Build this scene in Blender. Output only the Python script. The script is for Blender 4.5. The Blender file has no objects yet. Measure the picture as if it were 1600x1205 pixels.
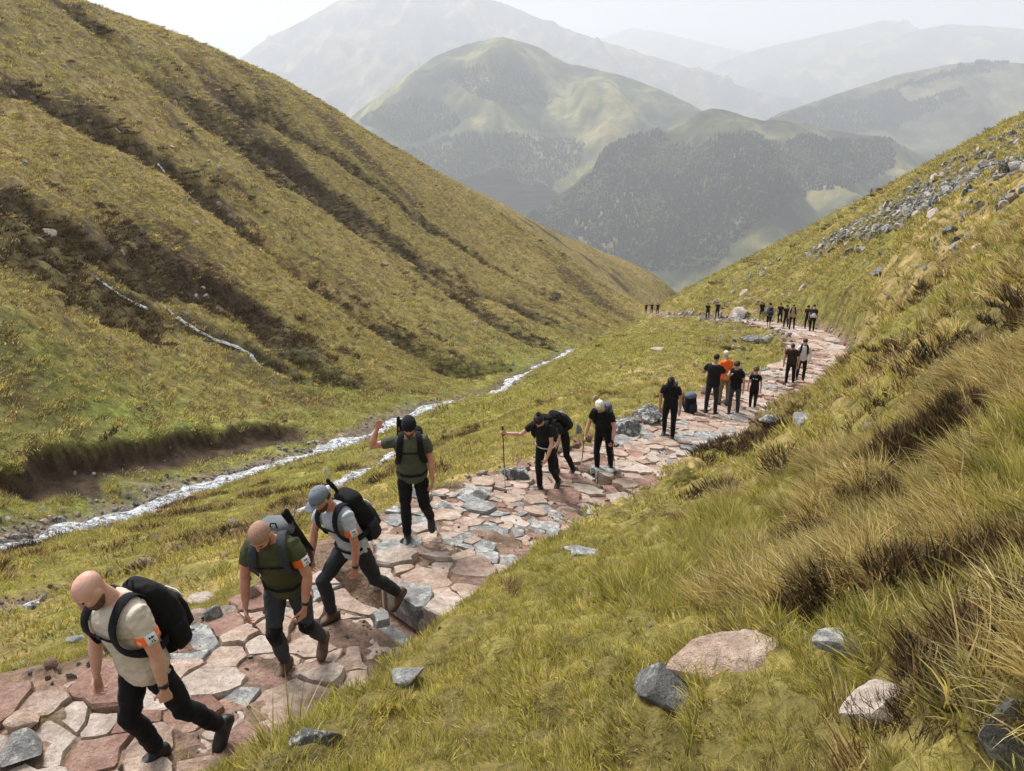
import bpy, bmesh, math, random
import numpy as np
from mathutils import Vector, Matrix, Euler, Quaternion

SC = bpy.context.scene
COL = SC.collection
random.seed(7)
RNG = np.random.default_rng(11)

# ------------------------------------------------------------------ camera
F_PX, CX, CY, HORIZON = 1202.0, 800.0, 602.5, 130.0
PITCH = math.atan((CY - HORIZON) / F_PX)
cam_d = bpy.data.cameras.new('camera')
cam = bpy.data.objects.new('camera', cam_d)
COL.objects.link(cam)
cam_d.sensor_fit = 'HORIZONTAL'
cam_d.sensor_width = 36.0
cam_d.lens = 36.0 * F_PX / 1600.0
cam_d.clip_start = 0.05
cam_d.clip_end = 60000.0
cam.location = (0, 0, 0)
cam.rotation_euler = (math.pi / 2 - PITCH, 0, 0)
SC.camera = cam

# ------------------------------------------------------------------ sky and sun
SUN_EL, SUN_AZ = math.radians(52), math.radians(-38)      # azimuth from +Y, negative = left
world = bpy.data.worlds.new('World')
SC.world = world
world.use_nodes = True
wn, wl = world.node_tree.nodes, world.node_tree.links
wn.clear()
w_out = wn.new('ShaderNodeOutputWorld')
w_bg = wn.new('ShaderNodeBackground')
w_sky = wn.new('ShaderNodeTexSky')
w_sky.sky_type = 'NISHITA'
w_sky.sun_disc = False
w_sky.sun_elevation = SUN_EL
w_sky.sun_rotation = SUN_AZ
w_sky.air_density = 1.0
w_sky.dust_density = 4.0
w_sky.altitude = 600
w_mix = wn.new('ShaderNodeMix')
w_mix.data_type = 'RGBA'
w_mix.inputs[0].default_value = 0.93                         # thin bright overcast over the clear sky
w_mix.inputs[7].default_value = (3.9, 3.98, 4.25, 1)
wl.new(w_sky.outputs[0], w_mix.inputs[6])
wl.new(w_mix.outputs[2], w_bg.inputs[0])
w_bg.inputs[1].default_value = 0.105
wl.new(w_bg.outputs[0], w_out.inputs[0])

sun_d = bpy.data.lights.new('sun', 'SUN')
sun_d.energy = 3.9
sun_d.angle = math.radians(24)
sun_d.color = (1.0, 0.985, 0.96)
sun = bpy.data.objects.new('sun', sun_d)
COL.objects.link(sun)
sun.location = (0, 0, 60)
_sd = Vector((math.sin(SUN_AZ) * math.cos(SUN_EL), math.cos(SUN_AZ) * math.cos(SUN_EL), math.sin(SUN_EL)))
sun.rotation_euler = _sd.to_track_quat('Z', 'Y').to_euler()

SC.view_settings.view_transform = 'Standard'
SC.view_settings.look = 'None'
SC.view_settings.gamma = 1.0
SC.view_settings.use_curve_mapping = False
SC.view_settings.exposure = 0.78
SC.render.engine = 'CYCLES'
SC.cycles.use_denoising = True
SC.cycles.max_bounces = 5
SC.cycles.diffuse_bounces = 2
SC.cycles.glossy_bounces = 2
SC.cycles.transmission_bounces = 2
SC.cycles.transparent_max_bounces = 6
SC.cycles.volume_bounces = 1
SC.cycles.caustics_reflective = False
SC.cycles.caustics_refractive = False

# ------------------------------------------------------------------ helpers
_cp, _sp = math.cos(PITCH), math.sin(PITCH)
def W(u, v, D):
    """a survey point: picture bearing (u, v) and measured depth D in metres -> world"""
    D = D * (0.87 + 0.13 * min(1.0, max(0.0, (D - 11.0) / 13.0)))      # near readings were taken too long
    a, b = (u - CX) / F_PX, (CY - v) / F_PX
    return np.array([D * a, D * (b * _sp + _cp), D * (b * _cp - _sp)])

def _hash(ix, iy, seed):
    h = (ix * 374761393 + iy * 668265263 + seed * 974634777) & 0xFFFFFFFF
    h = ((h ^ (h >> 13)) * 1274126177) & 0xFFFFFFFF
    return ((h ^ (h >> 16)) & 0xFFFF) / 65535.0

def noise(x, y, seed=0):
    """value noise in -1..1"""
    x = np.asarray(x, float); y = np.asarray(y, float)
    ix, iy = np.floor(x).astype(np.int64), np.floor(y).astype(np.int64)
    fx, fy = x - ix, y - iy
    fx = fx * fx * fx * (fx * (fx * 6 - 15) + 10); fy = fy * fy * fy * (fy * (fy * 6 - 15) + 10)
    a, b = _hash(ix, iy, seed), _hash(ix + 1, iy, seed)
    c, d = _hash(ix, iy + 1, seed), _hash(ix + 1, iy + 1, seed)
    return ((a + (b - a) * fx) * (1 - fy) + (c + (d - c) * fx) * fy) * 2 - 1

def fbm(x, y, oct=4, seed=0, gain=0.5):
    s, amp, tot = 0.0, 1.0, 0.0
    for k in range(oct):
        c, sn = math.cos(0.6 * k + 0.3), math.sin(0.6 * k + 0.3)
        s = s + amp * noise((x * c - y * sn) * 2 ** k + 17.3 * k, (x * sn + y * c) * 2 ** k - 9.1 * k, seed + k)
        tot += amp; amp *= gain
    return s / tot

def sstep(a, b, x):
    t = np.clip((x - a) / (b - a), 0, 1)
    return t * t * (3 - 2 * t)

def poly_dist(x, y, P):
    """distance to polyline P (n,2+), arclength parameter (0..n-1) and signed side (+ = left of travel)"""
    best = np.full(x.shape, 1e9); par = np.zeros(x.shape); side = np.zeros(x.shape)
    for i in range(len(P) - 1):
        ax, ay = P[i, 0], P[i, 1]; dx, dy = P[i + 1, 0] - ax, P[i + 1, 1] - ay
        L2 = dx * dx + dy * dy + 1e-12
        t = np.clip(((x - ax) * dx + (y - ay) * dy) / L2, 0, 1)
        ex, ey = x - ax - t * dx, y - ay - t * dy
        d = np.hypot(ex, ey)
        m = d < best
        best = np.where(m, d, best); par = np.where(m, i + t, par)
        side = np.where(m, np.sign(dx * (y - ay) - dy * (x - ax)), side)
    return best, par, side

def smooth_poly(P, n=6):
    """Catmull-Rom resampling of a polyline, n pieces per span"""
    P = np.asarray(P, float)
    Q = np.vstack([2 * P[0] - P[1], P, 2 * P[-1] - P[-2]])
    out = []
    for i in range(1, len(Q) - 2):
        for k in range(n):
            t = k / n
            out.append(0.5 * ((2 * Q[i]) + (-Q[i - 1] + Q[i + 1]) * t + (2 * Q[i - 1] - 5 * Q[i] + 4 * Q[i + 1] - Q[i + 2]) * t * t + (-Q[i - 1] + 3 * Q[i] - 3 * Q[i + 1] + Q[i + 2]) * t ** 3))
    out.append(P[-1])
    return np.array(out)

def link(o, parent=None):
    COL.objects.link(o)
    if parent is not None:
        o.parent = parent
    return o

def tag(o, label=None, category=None, group=None, kind=None):
    if label: o['label'] = label
    if category: o['category'] = category
    if group: o['group'] = group
    if kind: o['kind'] = kind
    return o

def empty(name, loc=(0, 0, 0), rz=0.0):
    o = bpy.data.objects.new(name, None)
    o.empty_display_size = 0.2
    o.location = loc; o.rotation_euler = (0, 0, rz)
    return link(o)

def mesh_np(name, verts, faces, mat=None, smooth=True, col=None, parent=None):
    """faces: (n,4) or (n,3) int array"""
    me = bpy.data.meshes.new(name)
    verts = np.asarray(verts, np.float32); faces = np.asarray(faces, np.int32)
    k = faces.shape[1]
    me.vertices.add(len(verts)); me.vertices.foreach_set('co', verts.ravel())
    me.loops.add(faces.size); me.loops.foreach_set('vertex_index', faces.ravel())
    me.polygons.add(len(faces))
    me.polygons.foreach_set('loop_start', np.arange(0, faces.size, k, dtype=np.int32))
    me.polygons.foreach_set('loop_total', np.full(len(faces), k, np.int32))
    if smooth: me.polygons.foreach_set('use_smooth', np.ones(len(faces), bool))
    me.update(calc_edges=True)
    if col is not None:
        at = me.color_attributes.new('col', 'FLOAT_COLOR', 'POINT')
        c4 = np.ones((len(verts), 4), np.float32); c4[:, :3] = col
        at.data.foreach_set('color', c4.ravel())
    if mat is not None: me.materials.append(mat)
    return link(bpy.data.objects.new(name, me), parent)

def grid_faces(nu, nv):
    i = np.arange(nu - 1)[:, None] * nv + np.arange(nv - 1)[None, :]
    return np.stack([i, i + nv, i + nv + 1, i + 1], -1).reshape(-1, 4)

# ------------------------------------------------------------------ materials
def new_mat(name):
    m = bpy.data.materials.new(name); m.use_nodes = True
    nt = m.node_tree
    return m, nt, nt.nodes, nt.links, nt.nodes['Principled BSDF']

def n_noise(nt, scale, detail=4, rough=0.6, coord='Object', stretch=None):
    tc = nt.nodes.new('ShaderNodeTexCoord')
    src = tc.outputs[coord]
    if coord == 'Position':
        src = nt.nodes.new('ShaderNodeNewGeometry').outputs['Position']
    mp = nt.nodes.new('ShaderNodeMapping'); mp.inputs['Scale'].default_value = stretch or (1, 1, 1)
    mp.inputs['Location'].default_value = (13.71, 5.37, 8.93)      # keep away from the noise origin
    nt.links.new(src, mp.inputs[0]); src = mp.outputs[0]
    oi = nt.nodes.new('ShaderNodeObjectInfo'); off = nt.nodes.new('ShaderNodeVectorMath'); off.operation = 'MULTIPLY_ADD'
    off.inputs[1].default_value = (37.0, 23.0, 41.0)
    nt.links.new(oi.outputs['Random'], off.inputs[0]); nt.links.new(src, off.inputs[2]); src = off.outputs[0]
    n = nt.nodes.new('ShaderNodeTexNoise')
    n.inputs['Scale'].default_value = scale; n.inputs['Detail'].default_value = detail; n.inputs['Roughness'].default_value = rough
    nt.links.new(src, n.inputs['Vector'])
    return n

def n_ramp(nt, fac, stops, interp='LINEAR'):
    r = nt.nodes.new('ShaderNodeValToRGB'); r.color_ramp.interpolation = interp
    e = r.color_ramp.elements
    while len(e) < len(stops): e.new(0.5)
    for k, (p, c) in enumerate(stops):
        e[k].position = p; e[k].color = (*c, 1) if len(c) == 3 else c
    nt.links.new(fac, r.inputs[0])
    return r

def n_mix(nt, fac, a, b, mode='MIX'):
    m = nt.nodes.new('ShaderNodeMix'); m.data_type = 'RGBA'; m.blend_type = mode
    for sock, v in ((m.inputs[0], fac), (m.inputs[6], a), (m.inputs[7], b)):
        if hasattr(v, 'is_linked'): nt.links.new(v, sock)
        elif isinstance(v, (tuple, list)): sock.default_value = (*v, 1) if len(v) == 3 else v
        else: sock.default_value = v
    return m.outputs[2]

def n_bump(nt, height, strength, dist, chain=None):
    b = nt.nodes.new('ShaderNodeBump'); b.inputs['Strength'].default_value = strength; b.inputs['Distance'].default_value = dist
    nt.links.new(height, b.inputs['Height'])
    if chain is not None: nt.links.new(chain, b.inputs['Normal'])
    return b.outputs[0]

def mat_ground(name, fine=9.0, coarse=1.6, bump=0.06, spread=(0.55, 1.45), extra=None):
    """vertex colour x procedural grain, rough, with relief"""
    m, nt, N, L, B = new_mat(name)
    at = N.new('ShaderNodeAttribute'); at.attribute_name = 'col'
    n1 = n_noise(nt, fine, 6, 0.7); n2 = n_noise(nt, coarse, 5, 0.65)
    r1 = n_ramp(nt, n1.outputs['Fac'], [(0.28, (spread[0],) * 3), (0.72, (spread[1],) * 3)])
    n3 = n_noise(nt, coarse * 0.33, 6, 0.72)
    r3 = n_ramp(nt, n3.outputs['Fac'], [(0.34, (0.62, 0.60, 0.56)), (0.5, (1, 1, 1)), (0.66, (1.3, 1.27, 1.22))])
    r2 = n_ramp(nt, n2.outputs['Fac'], [(0.32, (0.50, 0.50, 0.44)), (0.5, (1, 1, 1)), (0.68, (1.42, 1.38, 1.36))])
    c = n_mix(nt, 1.0, at.outputs['Color'], r1.outputs[0], 'MULTIPLY')
    c = n_mix(nt, 1.0, c, r2.outputs[0], 'MULTIPLY')
    c = n_mix(nt, 1.0, c, r3.outputs[0], 'MULTIPLY')
    L.new(c, B.inputs['Base Color'])
    B.inputs['Roughness'].default_value = 0.95
    B.inputs['Specular IOR Level'].default_value = 0.15
    b = n_bump(nt, n2.outputs['Fac'], 0.7, bump * 4)
    L.new(n_bump(nt, n1.outputs['Fac'], 0.8, bump, b), B.inputs['Normal'])
    return m

def mat_plain(name, color, rough=0.8, spec=0.25, noise_scale=None, var=0.15, bump=0.0, bump_scale=None, metallic=0.0):
    m, nt, N, L, B = new_mat(name)
    B.inputs['Roughness'].default_value = rough
    B.inputs['Specular IOR Level'].default_value = spec
    B.inputs['Metallic'].default_value = metallic
    if noise_scale:
        n = n_noise(nt, noise_scale, 5, 0.65)
        r = n_ramp(nt, n.outputs['Fac'], [(0.3, tuple(c * (1 - var) for c in color)), (0.7, tuple(min(1, c * (1 + var)) for c in color))])
        L.new(r.outputs[0], B.inputs['Base Color'])
        if bump:
            n2 = n_noise(nt, bump_scale or noise_scale, 4, 0.6)
            L.new(n_bump(nt, n2.outputs['Fac'], 0.8, bump), B.inputs['Normal'])
    else:
        B.inputs['Base Color'].default_value = (*color, 1)
    return m
# ------------------------------------------------------------------ the near hillside: surveyed points -> smooth height field
SURVEY = [
 # camera bank and right slope
 (1200,1205,3.2),(1600,1205,2.5),(1600,1050,2.9),(1600,900,3.6),(1600,700,5.4),(1600,500,9.5),(1600,350,20),(1600,260,42),
 (1400,1000,3.9),(1400,800,6.2),(1400,650,9.5),(1400,500,17),(1400,400,32),(1400,330,56),
 (1200,1000,4.6),(1200,850,7.5),(1200,750,11),(1210,685,17.5),(1320,600,27),(1310,500,42),(1300,420,66),
 (1000,1205,3.8),(1000,1000,5.4),(1000,900,7.3),(1000,830,10.5),(1090,730,15.5),(800,1205,4.3),(800,1050,5.6),(800,970,7.0),(800,905,9.2),(880,845,12),
 (690,965,7.9),(600,1055,6.7),(500,1105,6.1),(400,1140,5.75),(345,1200,5.3),(600,1205,4.7),
 (1600,180,76),(1500,235,86),(1400,288,97),(1300,340,112),(1200,395,136),(1130,430,165),(1080,455,200),
 # slope below the path
 (0,1000,11),(150,1000,9.4),(0,1100,8.3),(300,885,12.5),(100,925,14.3),(330,850,16.5),(200,850,18.5),(0,900,15.8),(-150,950,13),
 (500,800,17),(600,790,14.5),(700,720,20.5),(690,790,13.6),(800,655,30),(800,705,19.5),(900,600,39),(955,560,52),(1000,620,27.5),(1050,560,43),(1100,520,60),(950,526,80),(885,562,78),(840,598,74),
 # stream
 (-150,870,19.5),(0,832,22),(150,793,25),(250,757,28.5),(400,716,34.5),(520,690,41),(640,651,53),(720,620,66),(810,580,90),(870,562,118),(940,540,155),(1000,525,205),(1040,505,275),(1065,490,350),
 # opposite slope
 (0,775,24.5),(100,735,27.8),(300,685,37),(430,668,43.5),(600,620,60),(700,590,79),(780,563,102),(880,545,134),(960,510,185),(1020,480,262),
 (0,650,28.5),(0,500,34.5),(0,400,41),(0,250,56),(0,100,80),(-200,500,30),(-200,250,45),
 (200,600,39),(200,450,53),(200,300,73),(200,150,98),(400,600,53),(400,450,76),(400,300,107),(400,200,136),
 (550,500,86),(550,400,117),(550,300,152),(700,500,117),(700,400,168),(800,500,143),(800,420,198),(900,480,178),(900,430,234),
]
RIDGE = [(-200,-150,95),(0,-55,104),(100,0,112),(190,35,126),(290,65,141),(370,95,156),(440,130,172),(510,160,191),(560,200,203),(640,250,222),(720,290,246),(800,330,276),(870,365,297),(950,402,322),(1020,436,343),(1065,458,362)]
RIDGE_R = [(1600,180,76),(1500,235,86),(1400,288,97),(1300,340,112),(1200,395,136),(1130,430,165),(1080,455,200)]
_pts = [W(*p) for p in SURVEY + RIDGE]
for (u, v, D) in RIDGE: _pts.append(W(u, v + 26, D * 1.35)); _pts.append(W(u, v + 90, D * 1.9))
for (u, v, D) in RIDGE_R: _pts.append(W(u, v + 22, D * 1.3)); _pts.append(W(u, v + 80, D * 1.9))
# ground under and beside the photographer
_pts += [np.array(p, float) for p in [(0.3, 0.2, -1.5), (1.5, 0.3, -1.2), (-1.2, 0.6, -2.4), (3.5, 0.6, -0.5), (-4, 1.0, -4.6), (0, -1.0, -1.3), (6, 3, 0.2), (-9, 4, -6.6), (14, 10, 0.8), (40, 40, 3.0), (-30, 12, -3), (-60, 40, 14)]]
# path centre line (survey)
PATH_PX = [(-160,1265,5.9,1.25),(60,1210,6.15,1.25),(200,1165,6.55,1.2),(330,1105,7.1,1.15),(440,1040,8.0,1.15),(520,975,8.95,1.15),(595,910,10.05,1.2),(690,850,11.5,1.25),(785,803,13.3,1.35),(885,768,15.2,1.4),(975,728,17.4,1.3),(1060,685,20.1,1.3),(1135,645,23.5,1.5),(1225,603,28.8,1.5),(1282,560,36,1.35),(1268,525,46,1.4),(1225,508,55,1.5),(1150,499,70,1.4),(1100,495,88,1.3),(1050,491,108,1.3),(1015,488,130,1.3)]
PATH = smooth_poly([list(W(u, v, D)) + [w] for u, v, D, w in PATH_PX], 5)      # x, y, z, half width
# ease the profile
for _ in range(6): PATH[1:-1, 2] = 0.25 * PATH[:-2, 2] + 0.5 * PATH[1:-1, 2] + 0.25 * PATH[2:, 2]
_pts += [p[:3] for p in PATH[::5]]
_pts = np.array(_pts)
_r = np.hypot(_pts[:, 0], _pts[:, 1]); _th = np.arctan2(_pts[:, 0], _pts[:, 1])
_Q = np.stack([_th * 2.2, np.log(_r + 1.0)], 1)
def _phi(d2): return np.where(d2 > 1e-12, 0.5 * d2 * np.log(d2 + 1e-20), 0.0)
_n = len(_Q)
_A = np.zeros((_n + 3, _n + 3))
_A[:_n, :_n] = _phi(((_Q[:, None] - _Q[None]) ** 2).sum(-1)) + np.eye(_n) * 1.2e-3
_A[:_n, _n] = 1; _A[:_n, _n + 1:] = _Q; _A[_n, :_n] = 1; _A[_n + 1:, :_n] = _Q.T
_w = np.linalg.solve(_A, np.concatenate([_pts[:, 2] / (_r + 1.0), np.zeros(3)]))
def base_h(x, y):
    r = np.hypot(x, y); q0 = np.arctan2(x, y) * 2.2; q1 = np.log(r + 1.0)
    out = _w[_n] + _w[_n + 1] * q0 + _w[_n + 2] * q1
    for k in range(_n):
        d2 = (q0 - _Q[k, 0]) ** 2 + (q1 - _Q[k, 1]) ** 2 + 1e-12
        out = out + _w[k] * 0.5 * d2 * np.log(d2)
    return out * (r + 1.0)

STREAM_PX = [(-150,870,19.5,1.0),(0,834,22,1.0),(80,815,23.2,.9),(150,793,25,1.0),(250,757,28.5,.9),(330,733,31.5,.9),(400,716,34.5,1.0),(470,697,38,.8),(520,690,41,1.0),(580,672,46,.8),(640,651,53,1.1),(690,632,60,.9),(730,612,68,1.0),(770,596,78,.9),(815,578,92,1.0),(870,562,118,1),(940,540,155,1)]
STREAM = smooth_poly([list(W(u, v, D)) + [w] for u, v, D, w in STREAM_PX], 4)
BROOK_PX = [(-120,985,12.2,.34),(0,950,13.4,.36),(60,935,14.0,.34),(130,915,14.7,.30),(200,893,15.4,.26),(262,872,16.0,.28),(330,852,16.6,.25),(400,822,17.4,.26),(455,787,19.0,.42),(490,765,20.5,.40),(520,740,22.5,.36),(560,722,25,.4),(600,705,29,.4),(622,690,34,.4)]
BROOK = smooth_poly([list(W(u, v, D)) + [w] for u, v, D, w in BROOK_PX], 4)

def to_ground_xy(pl):
    return np.array([W(u, v, D)[:2] for u, v, D in pl])
def px_ground(uv, hfun, lo=2.0, hi=420.0, n=260):
    """where the sight line of picture point (u, v) first meets the ground"""
    uv = np.atleast_2d(np.asarray(uv, float))
    Ds = np.geomspace(lo, hi, n)
    a = (uv[:, 0] - CX) / F_PX; b = (CY - uv[:, 1]) / F_PX
    dx, dy, dz = a, b * _sp + _cp, b * _cp - _sp
    X = dx[:, None] * Ds; Y = dy[:, None] * Ds; Z = dz[:, None] * Ds
    below = Z < hfun(X.ravel(), Y.ravel()).reshape(X.shape)
    i = np.where(below.any(1), below.argmax(1), n - 1); i = np.maximum(i, 1)
    l, h = Ds[i - 1], Ds[i]
    for _ in range(14):
        m = 0.5 * (l + h)
        bl = dz * m < hfun(dx * m, dy * m)
        h = np.where(bl, m, h); l = np.where(bl, l, m)
    return np.stack([dx * h, dy * h, dz * h], 1)

# gullies on the opposite slope: picture polyline, half width m, depth m, heather amount
GULLY_PX = [
 ([(-60,110),(60,155),(180,212),(260,262),(330,318),(400,372),(480,428),(560,486),(640,535),(720,562),(790,572)], 2.6, 1.6, 1.0),
 ([(100,12),(170,60),(250,125),(330,185),(420,250),(500,310),(580,372),(660,430),(740,478),(830,545)], 2.4, 1.2, .9),
 ([(230,125),(300,170),(380,235),(450,288),(540,330),(640,400),(740,455),(840,500)], 2.2, 1.0, .8),
 ([(-60,305),(60,345),(160,395),(270,432),(380,490),(450,552),(500,590)], 2.6, 1.3, .9),
 ([(-60,395),(60,420),(140,432),(212,466),(270,497),(330,532),(390,556),(432,586)], 1.8, 1.0, .8),
 ([(350,160),(430,205),(520,262),(620,330),(700,378),(800,432),(890,480),(950,508)], 2.2, .9, .7),
]
GUL = []
for pl, gw, gd, ha in GULLY_PX:
    g = px_ground(pl, base_h, 10)
    GUL.append((smooth_poly(g[:, :2], 3), gw, gd, ha))
# cut peat bank beside the stream (world polyline, right side falls to the water)
PEAT = smooth_poly(px_ground([(-80,745),(20,738),(110,712),(200,700),(300,690),(380,678),(440,672),(480,668)], base_h, 10)[:, :2], 3)

# water bars across the path: slots between the paving (picture end points)
DRAIN_PX = [((540,885,10.1),(700,985,8.6),.26,.34),((925,725,16.6),(1050,800,14.6),.20,.3),((1130,612,25.3),(1205,645,23.2),.20,.28),((1185,590,30.5),(1240,608,28.8),.16,.25)]
DRAINS = [(W(*a)[:2], W(*b)[:2], w, d) for a, b, w, d in DRAIN_PX]

def height(x, y, fine=True, masks=None):
    z = base_h(x, y)
    r = np.hypot(x, y)
    # rolling relief that fades in with distance
    far = sstep(25, 70, r)
    z = z + far * (fbm(x / 38., y / 38., 3, 3) * 1.5 + fbm(x / 9., y / 9., 3, 5) * 0.5)
    heather = np.zeros_like(z)
    m = (x < 60) & (r > 22)
    if m.any():
        xm, ym = x[m], y[m]; zm = z[m].copy(); hm = np.zeros_like(zm)
        wob = fbm(xm / 11., ym / 11., 4, 21) * 6.5
        wx, wy = xm + wob, ym + fbm(xm / 11., ym / 11., 4, 22) * 6.5
        for P, gw, gd, ha in GUL:
            d, par, side = poly_dist(wx, wy, P)
            zm -= gd * np.exp(-(d / gw) ** 2)
            edge = 0.60 + 0.9 * fbm(xm / 14., ym / 14., 4, 31)
            # growth spreads on the far flank of each gully
            dd = np.where(side > 0, d, d * 2.6)
            hm = np.maximum(hm, ha * np.exp(-(dd / (gw * 2.3)) ** 2) * np.clip(edge * 1.7, 0, 1.2))
        z[m] = zm; heather[m] = hm
    # stream and brook beds
    sd, sp, ss = poly_dist(x, y, STREAM)
    z = z - 0.55 * np.exp(-(sd / 1.5) ** 2)
    m = r < 60
    bd = np.full_like(z, 99.)
    if m.any():
        bd[m] = poly_dist(x[m], y[m], BROOK)[0]
        z = z - 0.22 * np.exp(-(bd / 0.55) ** 2)
    # cut bank
    peat = np.zeros_like(z)
    m = (r > 15) & (r < 60) & (x < 5)
    if m.any():
        xm, ym = x[m], y[m]
        d, par, side = poly_dist(xm + 0.5 * noise(xm / 1.3, ym / 1.3, 41), ym + 0.5 * noise(xm / 1.3, ym / 1.3, 42), PEAT)
        sg = d * side
        endf = sstep(0, 3, par) * sstep(len(PEAT) - 1, len(PEAT) - 5, par)
        fall = sstep(0.25, -0.35, sg) * np.exp(-np.clip(-sg, 0, 50) / 3.2)
        z[m] = z[m] - 0.95 * endf * fall + 0.25 * endf * np.exp(-((sg - 0.4) / 0.9) ** 2)
        peat[m] = endf * sstep(0.3, -0.2, sg) * np.exp(-(np.clip(-sg, 0, 50) / 1.3) ** 2)
    # the path shelf
    pd = np.full_like(z, 99.)
    dirt = np.zeros_like(z)
    m = r < 150
    if m.any():
        xm, ym = x[m], y[m]
        d, par, side = poly_dist(xm, ym, PATH)
        i0 = np.clip(par.astype(int), 0, len(PATH) - 2); t = par - i0
        pz = PATH[i0, 2] * (1 - t) + PATH[i0 + 1, 2] * t
        hw = PATH[i0, 3] * (1 - t) + PATH[i0 + 1, 3] * t
        wd = d + 0.16 * fbm(xm / 0.7, ym / 0.7, 3, 51)
        k = sstep(hw + 0.75, hw - 0.1, wd)
        rr = np.hypot(xm, ym)
        bankh = np.where(side < 0, 0.30, 0.10)                    # turf edge, higher on the uphill side
        bank = bankh * np.exp(-((wd - hw - 0.42) / 0.33) ** 2) * sstep(60, 30, rr)
        z[m] = z[m] * (1 - k) + (pz - 0.016) * k + bank
        pd[m] = (wd - hw)
        dirt[m] = sstep(0.22, -0.05, wd - hw)
    for a, b, w, dp in DRAINS:
        m = np.hypot(x - a[0], y - a[1]) < 8
        if m.any():
            d = poly_dist(x[m], y[m], np.array([a, b]))[0]
            z[m] = z[m] - dp * sstep(w + 0.12, w * 0.4, d)
    if fine:
        open_ = sstep(-0.1, 0.5, pd)
        tus = fbm(x / 0.75, y / 0.75, 4, 61)
        z = z + open_ * sstep(60, 12, r) * (np.abs(tus) * 0.44 - 0.08) * (0.45 + 0.55 * sstep(-1.5, 2.0, x - 0.1 * y))
        z = z + open_ * sstep(14, 60, r) * np.abs(fbm(x / 1.6, y / 1.6, 4, 62)) * 0.55
        z = z + open_ * sstep(120, 50, r) * fbm(x / 0.22, y / 0.22, 2, 63) * 0.03
        z = z + dirt * fbm(x / 0.16, y / 0.16, 3, 64) * 0.03
    if masks is not None:
        masks.update(heather=heather, peat=peat, sd=sd, bd=bd, pd=pd, dirt=dirt, r=r)
    return z

_th1 = np.radians(np.concatenate([np.arange(-64, -37, 0.6), np.arange(-37, 37, 0.105), np.arange(37, 66, 0.6)]))
_rr1 = np.concatenate([np.geomspace(0.5, 3.0, 60, endpoint=False), np.geomspace(3.0, 520, 640)])
TH, RR = np.meshgrid(_th1, _rr1, indexing='ij')
TX, TY = (RR * np.sin(TH)).ravel(), (RR * np.cos(TH)).ravel()
MK = {}
TZ = height(TX, TY, True, MK)
# slope facing for colour
gx = np.gradient(TZ.reshape(TH.shape), axis=1) / np.gradient(RR, axis=1)
def mixc(c, d, k):
    return c * (1 - k[:, None]) + np.array(d)[None] * k[:, None]
def terrain_colour():
    x, y, r = TX, TY, MK['r']
    big = fbm(x / 16., y / 16., 4, 71); mid = fbm(x / 3.5, y / 3.5, 4, 72); fin = fbm(x / 0.8, y / 0.8, 3, 73)
    leftside = sstep(2, -6, x - (STREAM[0, 0] + (y - STREAM[0, 1]) * 0.24) ) 
    # yellow-olive pasture
    c = np.tile(np.array([0.205, 0.170, 0.052]), (len(x), 1))
    c = mixc(c, (0.170, 0.158, 0.040), np.clip(0.5 + 1.3 * mid, 0, 1))                # greener
    c = mixc(c, (0.30, 0.225, 0.09), sstep(0.05, 0.55, big + 0.6 * fin))             # straw
    c = mixc(c, (0.12, 0.088, 0.034), sstep(0.18, 0.6, -mid + 0.6 * fin))             # rusty sedge
    nb = sstep(14, 8, r) * (x > -3.5)
    c = mixc(c, (0.215, 0.185, 0.052), np.clip(nb * (0.75 + 0.5 * mid), 0, 0.9))
    # opposite slope: browner upper part
    opp = sstep(-2, 10, MK['opp'])
    c = mixc(c, c_opp(x, y, big, mid, fin), opp)
    c = mixc(c, (0.052, 0.038, 0.022), np.clip(MK['heather'] * 1.1 - 0.16 + 0.55 * fin + 0.35 * mid, 0, 1) * (MK['heather'] > 0.04) * 0.95)
    c = mixc(c, (0.055, 0.036, 0.022), np.clip(MK['peat'] * 2.2 + 0.3 * fin * MK['peat'], 0, 1))
    # valley floor greener by the water
    g = np.exp(-(MK['sd'] / 11.0) ** 2) * sstep(16, 30, r) * np.clip(1.0 - MK['peat'] * 2, 0, 1)
    c = mixc(c, (0.150, 0.180, 0.036), np.clip(g * (0.75 + mid), 0, 1) * 0.8)
    # wet gravel along stream, brook and path
    gravel = np.clip(np.exp(-(MK['sd'] / 1.7) ** 2) * 1.35 + 0.5 * fin - 0.2, 0, 1)
    c = mixc(c, (0.16, 0.125, 0.10), gravel)
    gravel = np.clip(np.exp(-(MK['bd'] / 0.62) ** 2) * 1.5 + 0.5 * fin - 0.2, 0, 1) * (MK['bd'] < 3)
    c = mixc(c, (0.23, 0.145, 0.105), gravel)
    soil = np.clip(MK['dirt'] * 1.2 + 0.5 * fin * (MK['dirt'] > 0.05), 0, 1)
    c = mixc(c, (0.225, 0.150, 0.112), soil)
    return np.clip(c, 0.004, 1)
def c_opp(x, y, big, mid, fin):
    c = np.tile(np.array([0.225, 0.172, 0.062]), (len(x), 1))
    c = mixc(c, (0.195, 0.162, 0.052), np.clip(0.45 + 1.5 * fbm(x / 11., y / 11., 3, 81), 0, 1))
    st = 0.55 * fbm((x * 0.80 - y * 0.60) / 26. + fbm(x / 20., y / 20., 3, 83), (x * 0.60 + y * 0.80) / 6.5, 5, 82) + 0.55 * fbm(x / 15., y / 15., 5, 84)       # streaks running down the slope
    c = mixc(c, (0.070, 0.047, 0.026), sstep(0.09, 0.30, st) * 0.9)
    c = mixc(c, (0.275, 0.200, 0.080), sstep(0.05, 0.5, -st + 0.5 * fin) * 0.8)
    return mixc(c, (0.065, 0.047, 0.025), sstep(0.2, 0.5, fin + 0.5 * mid) * 0.6)
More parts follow.
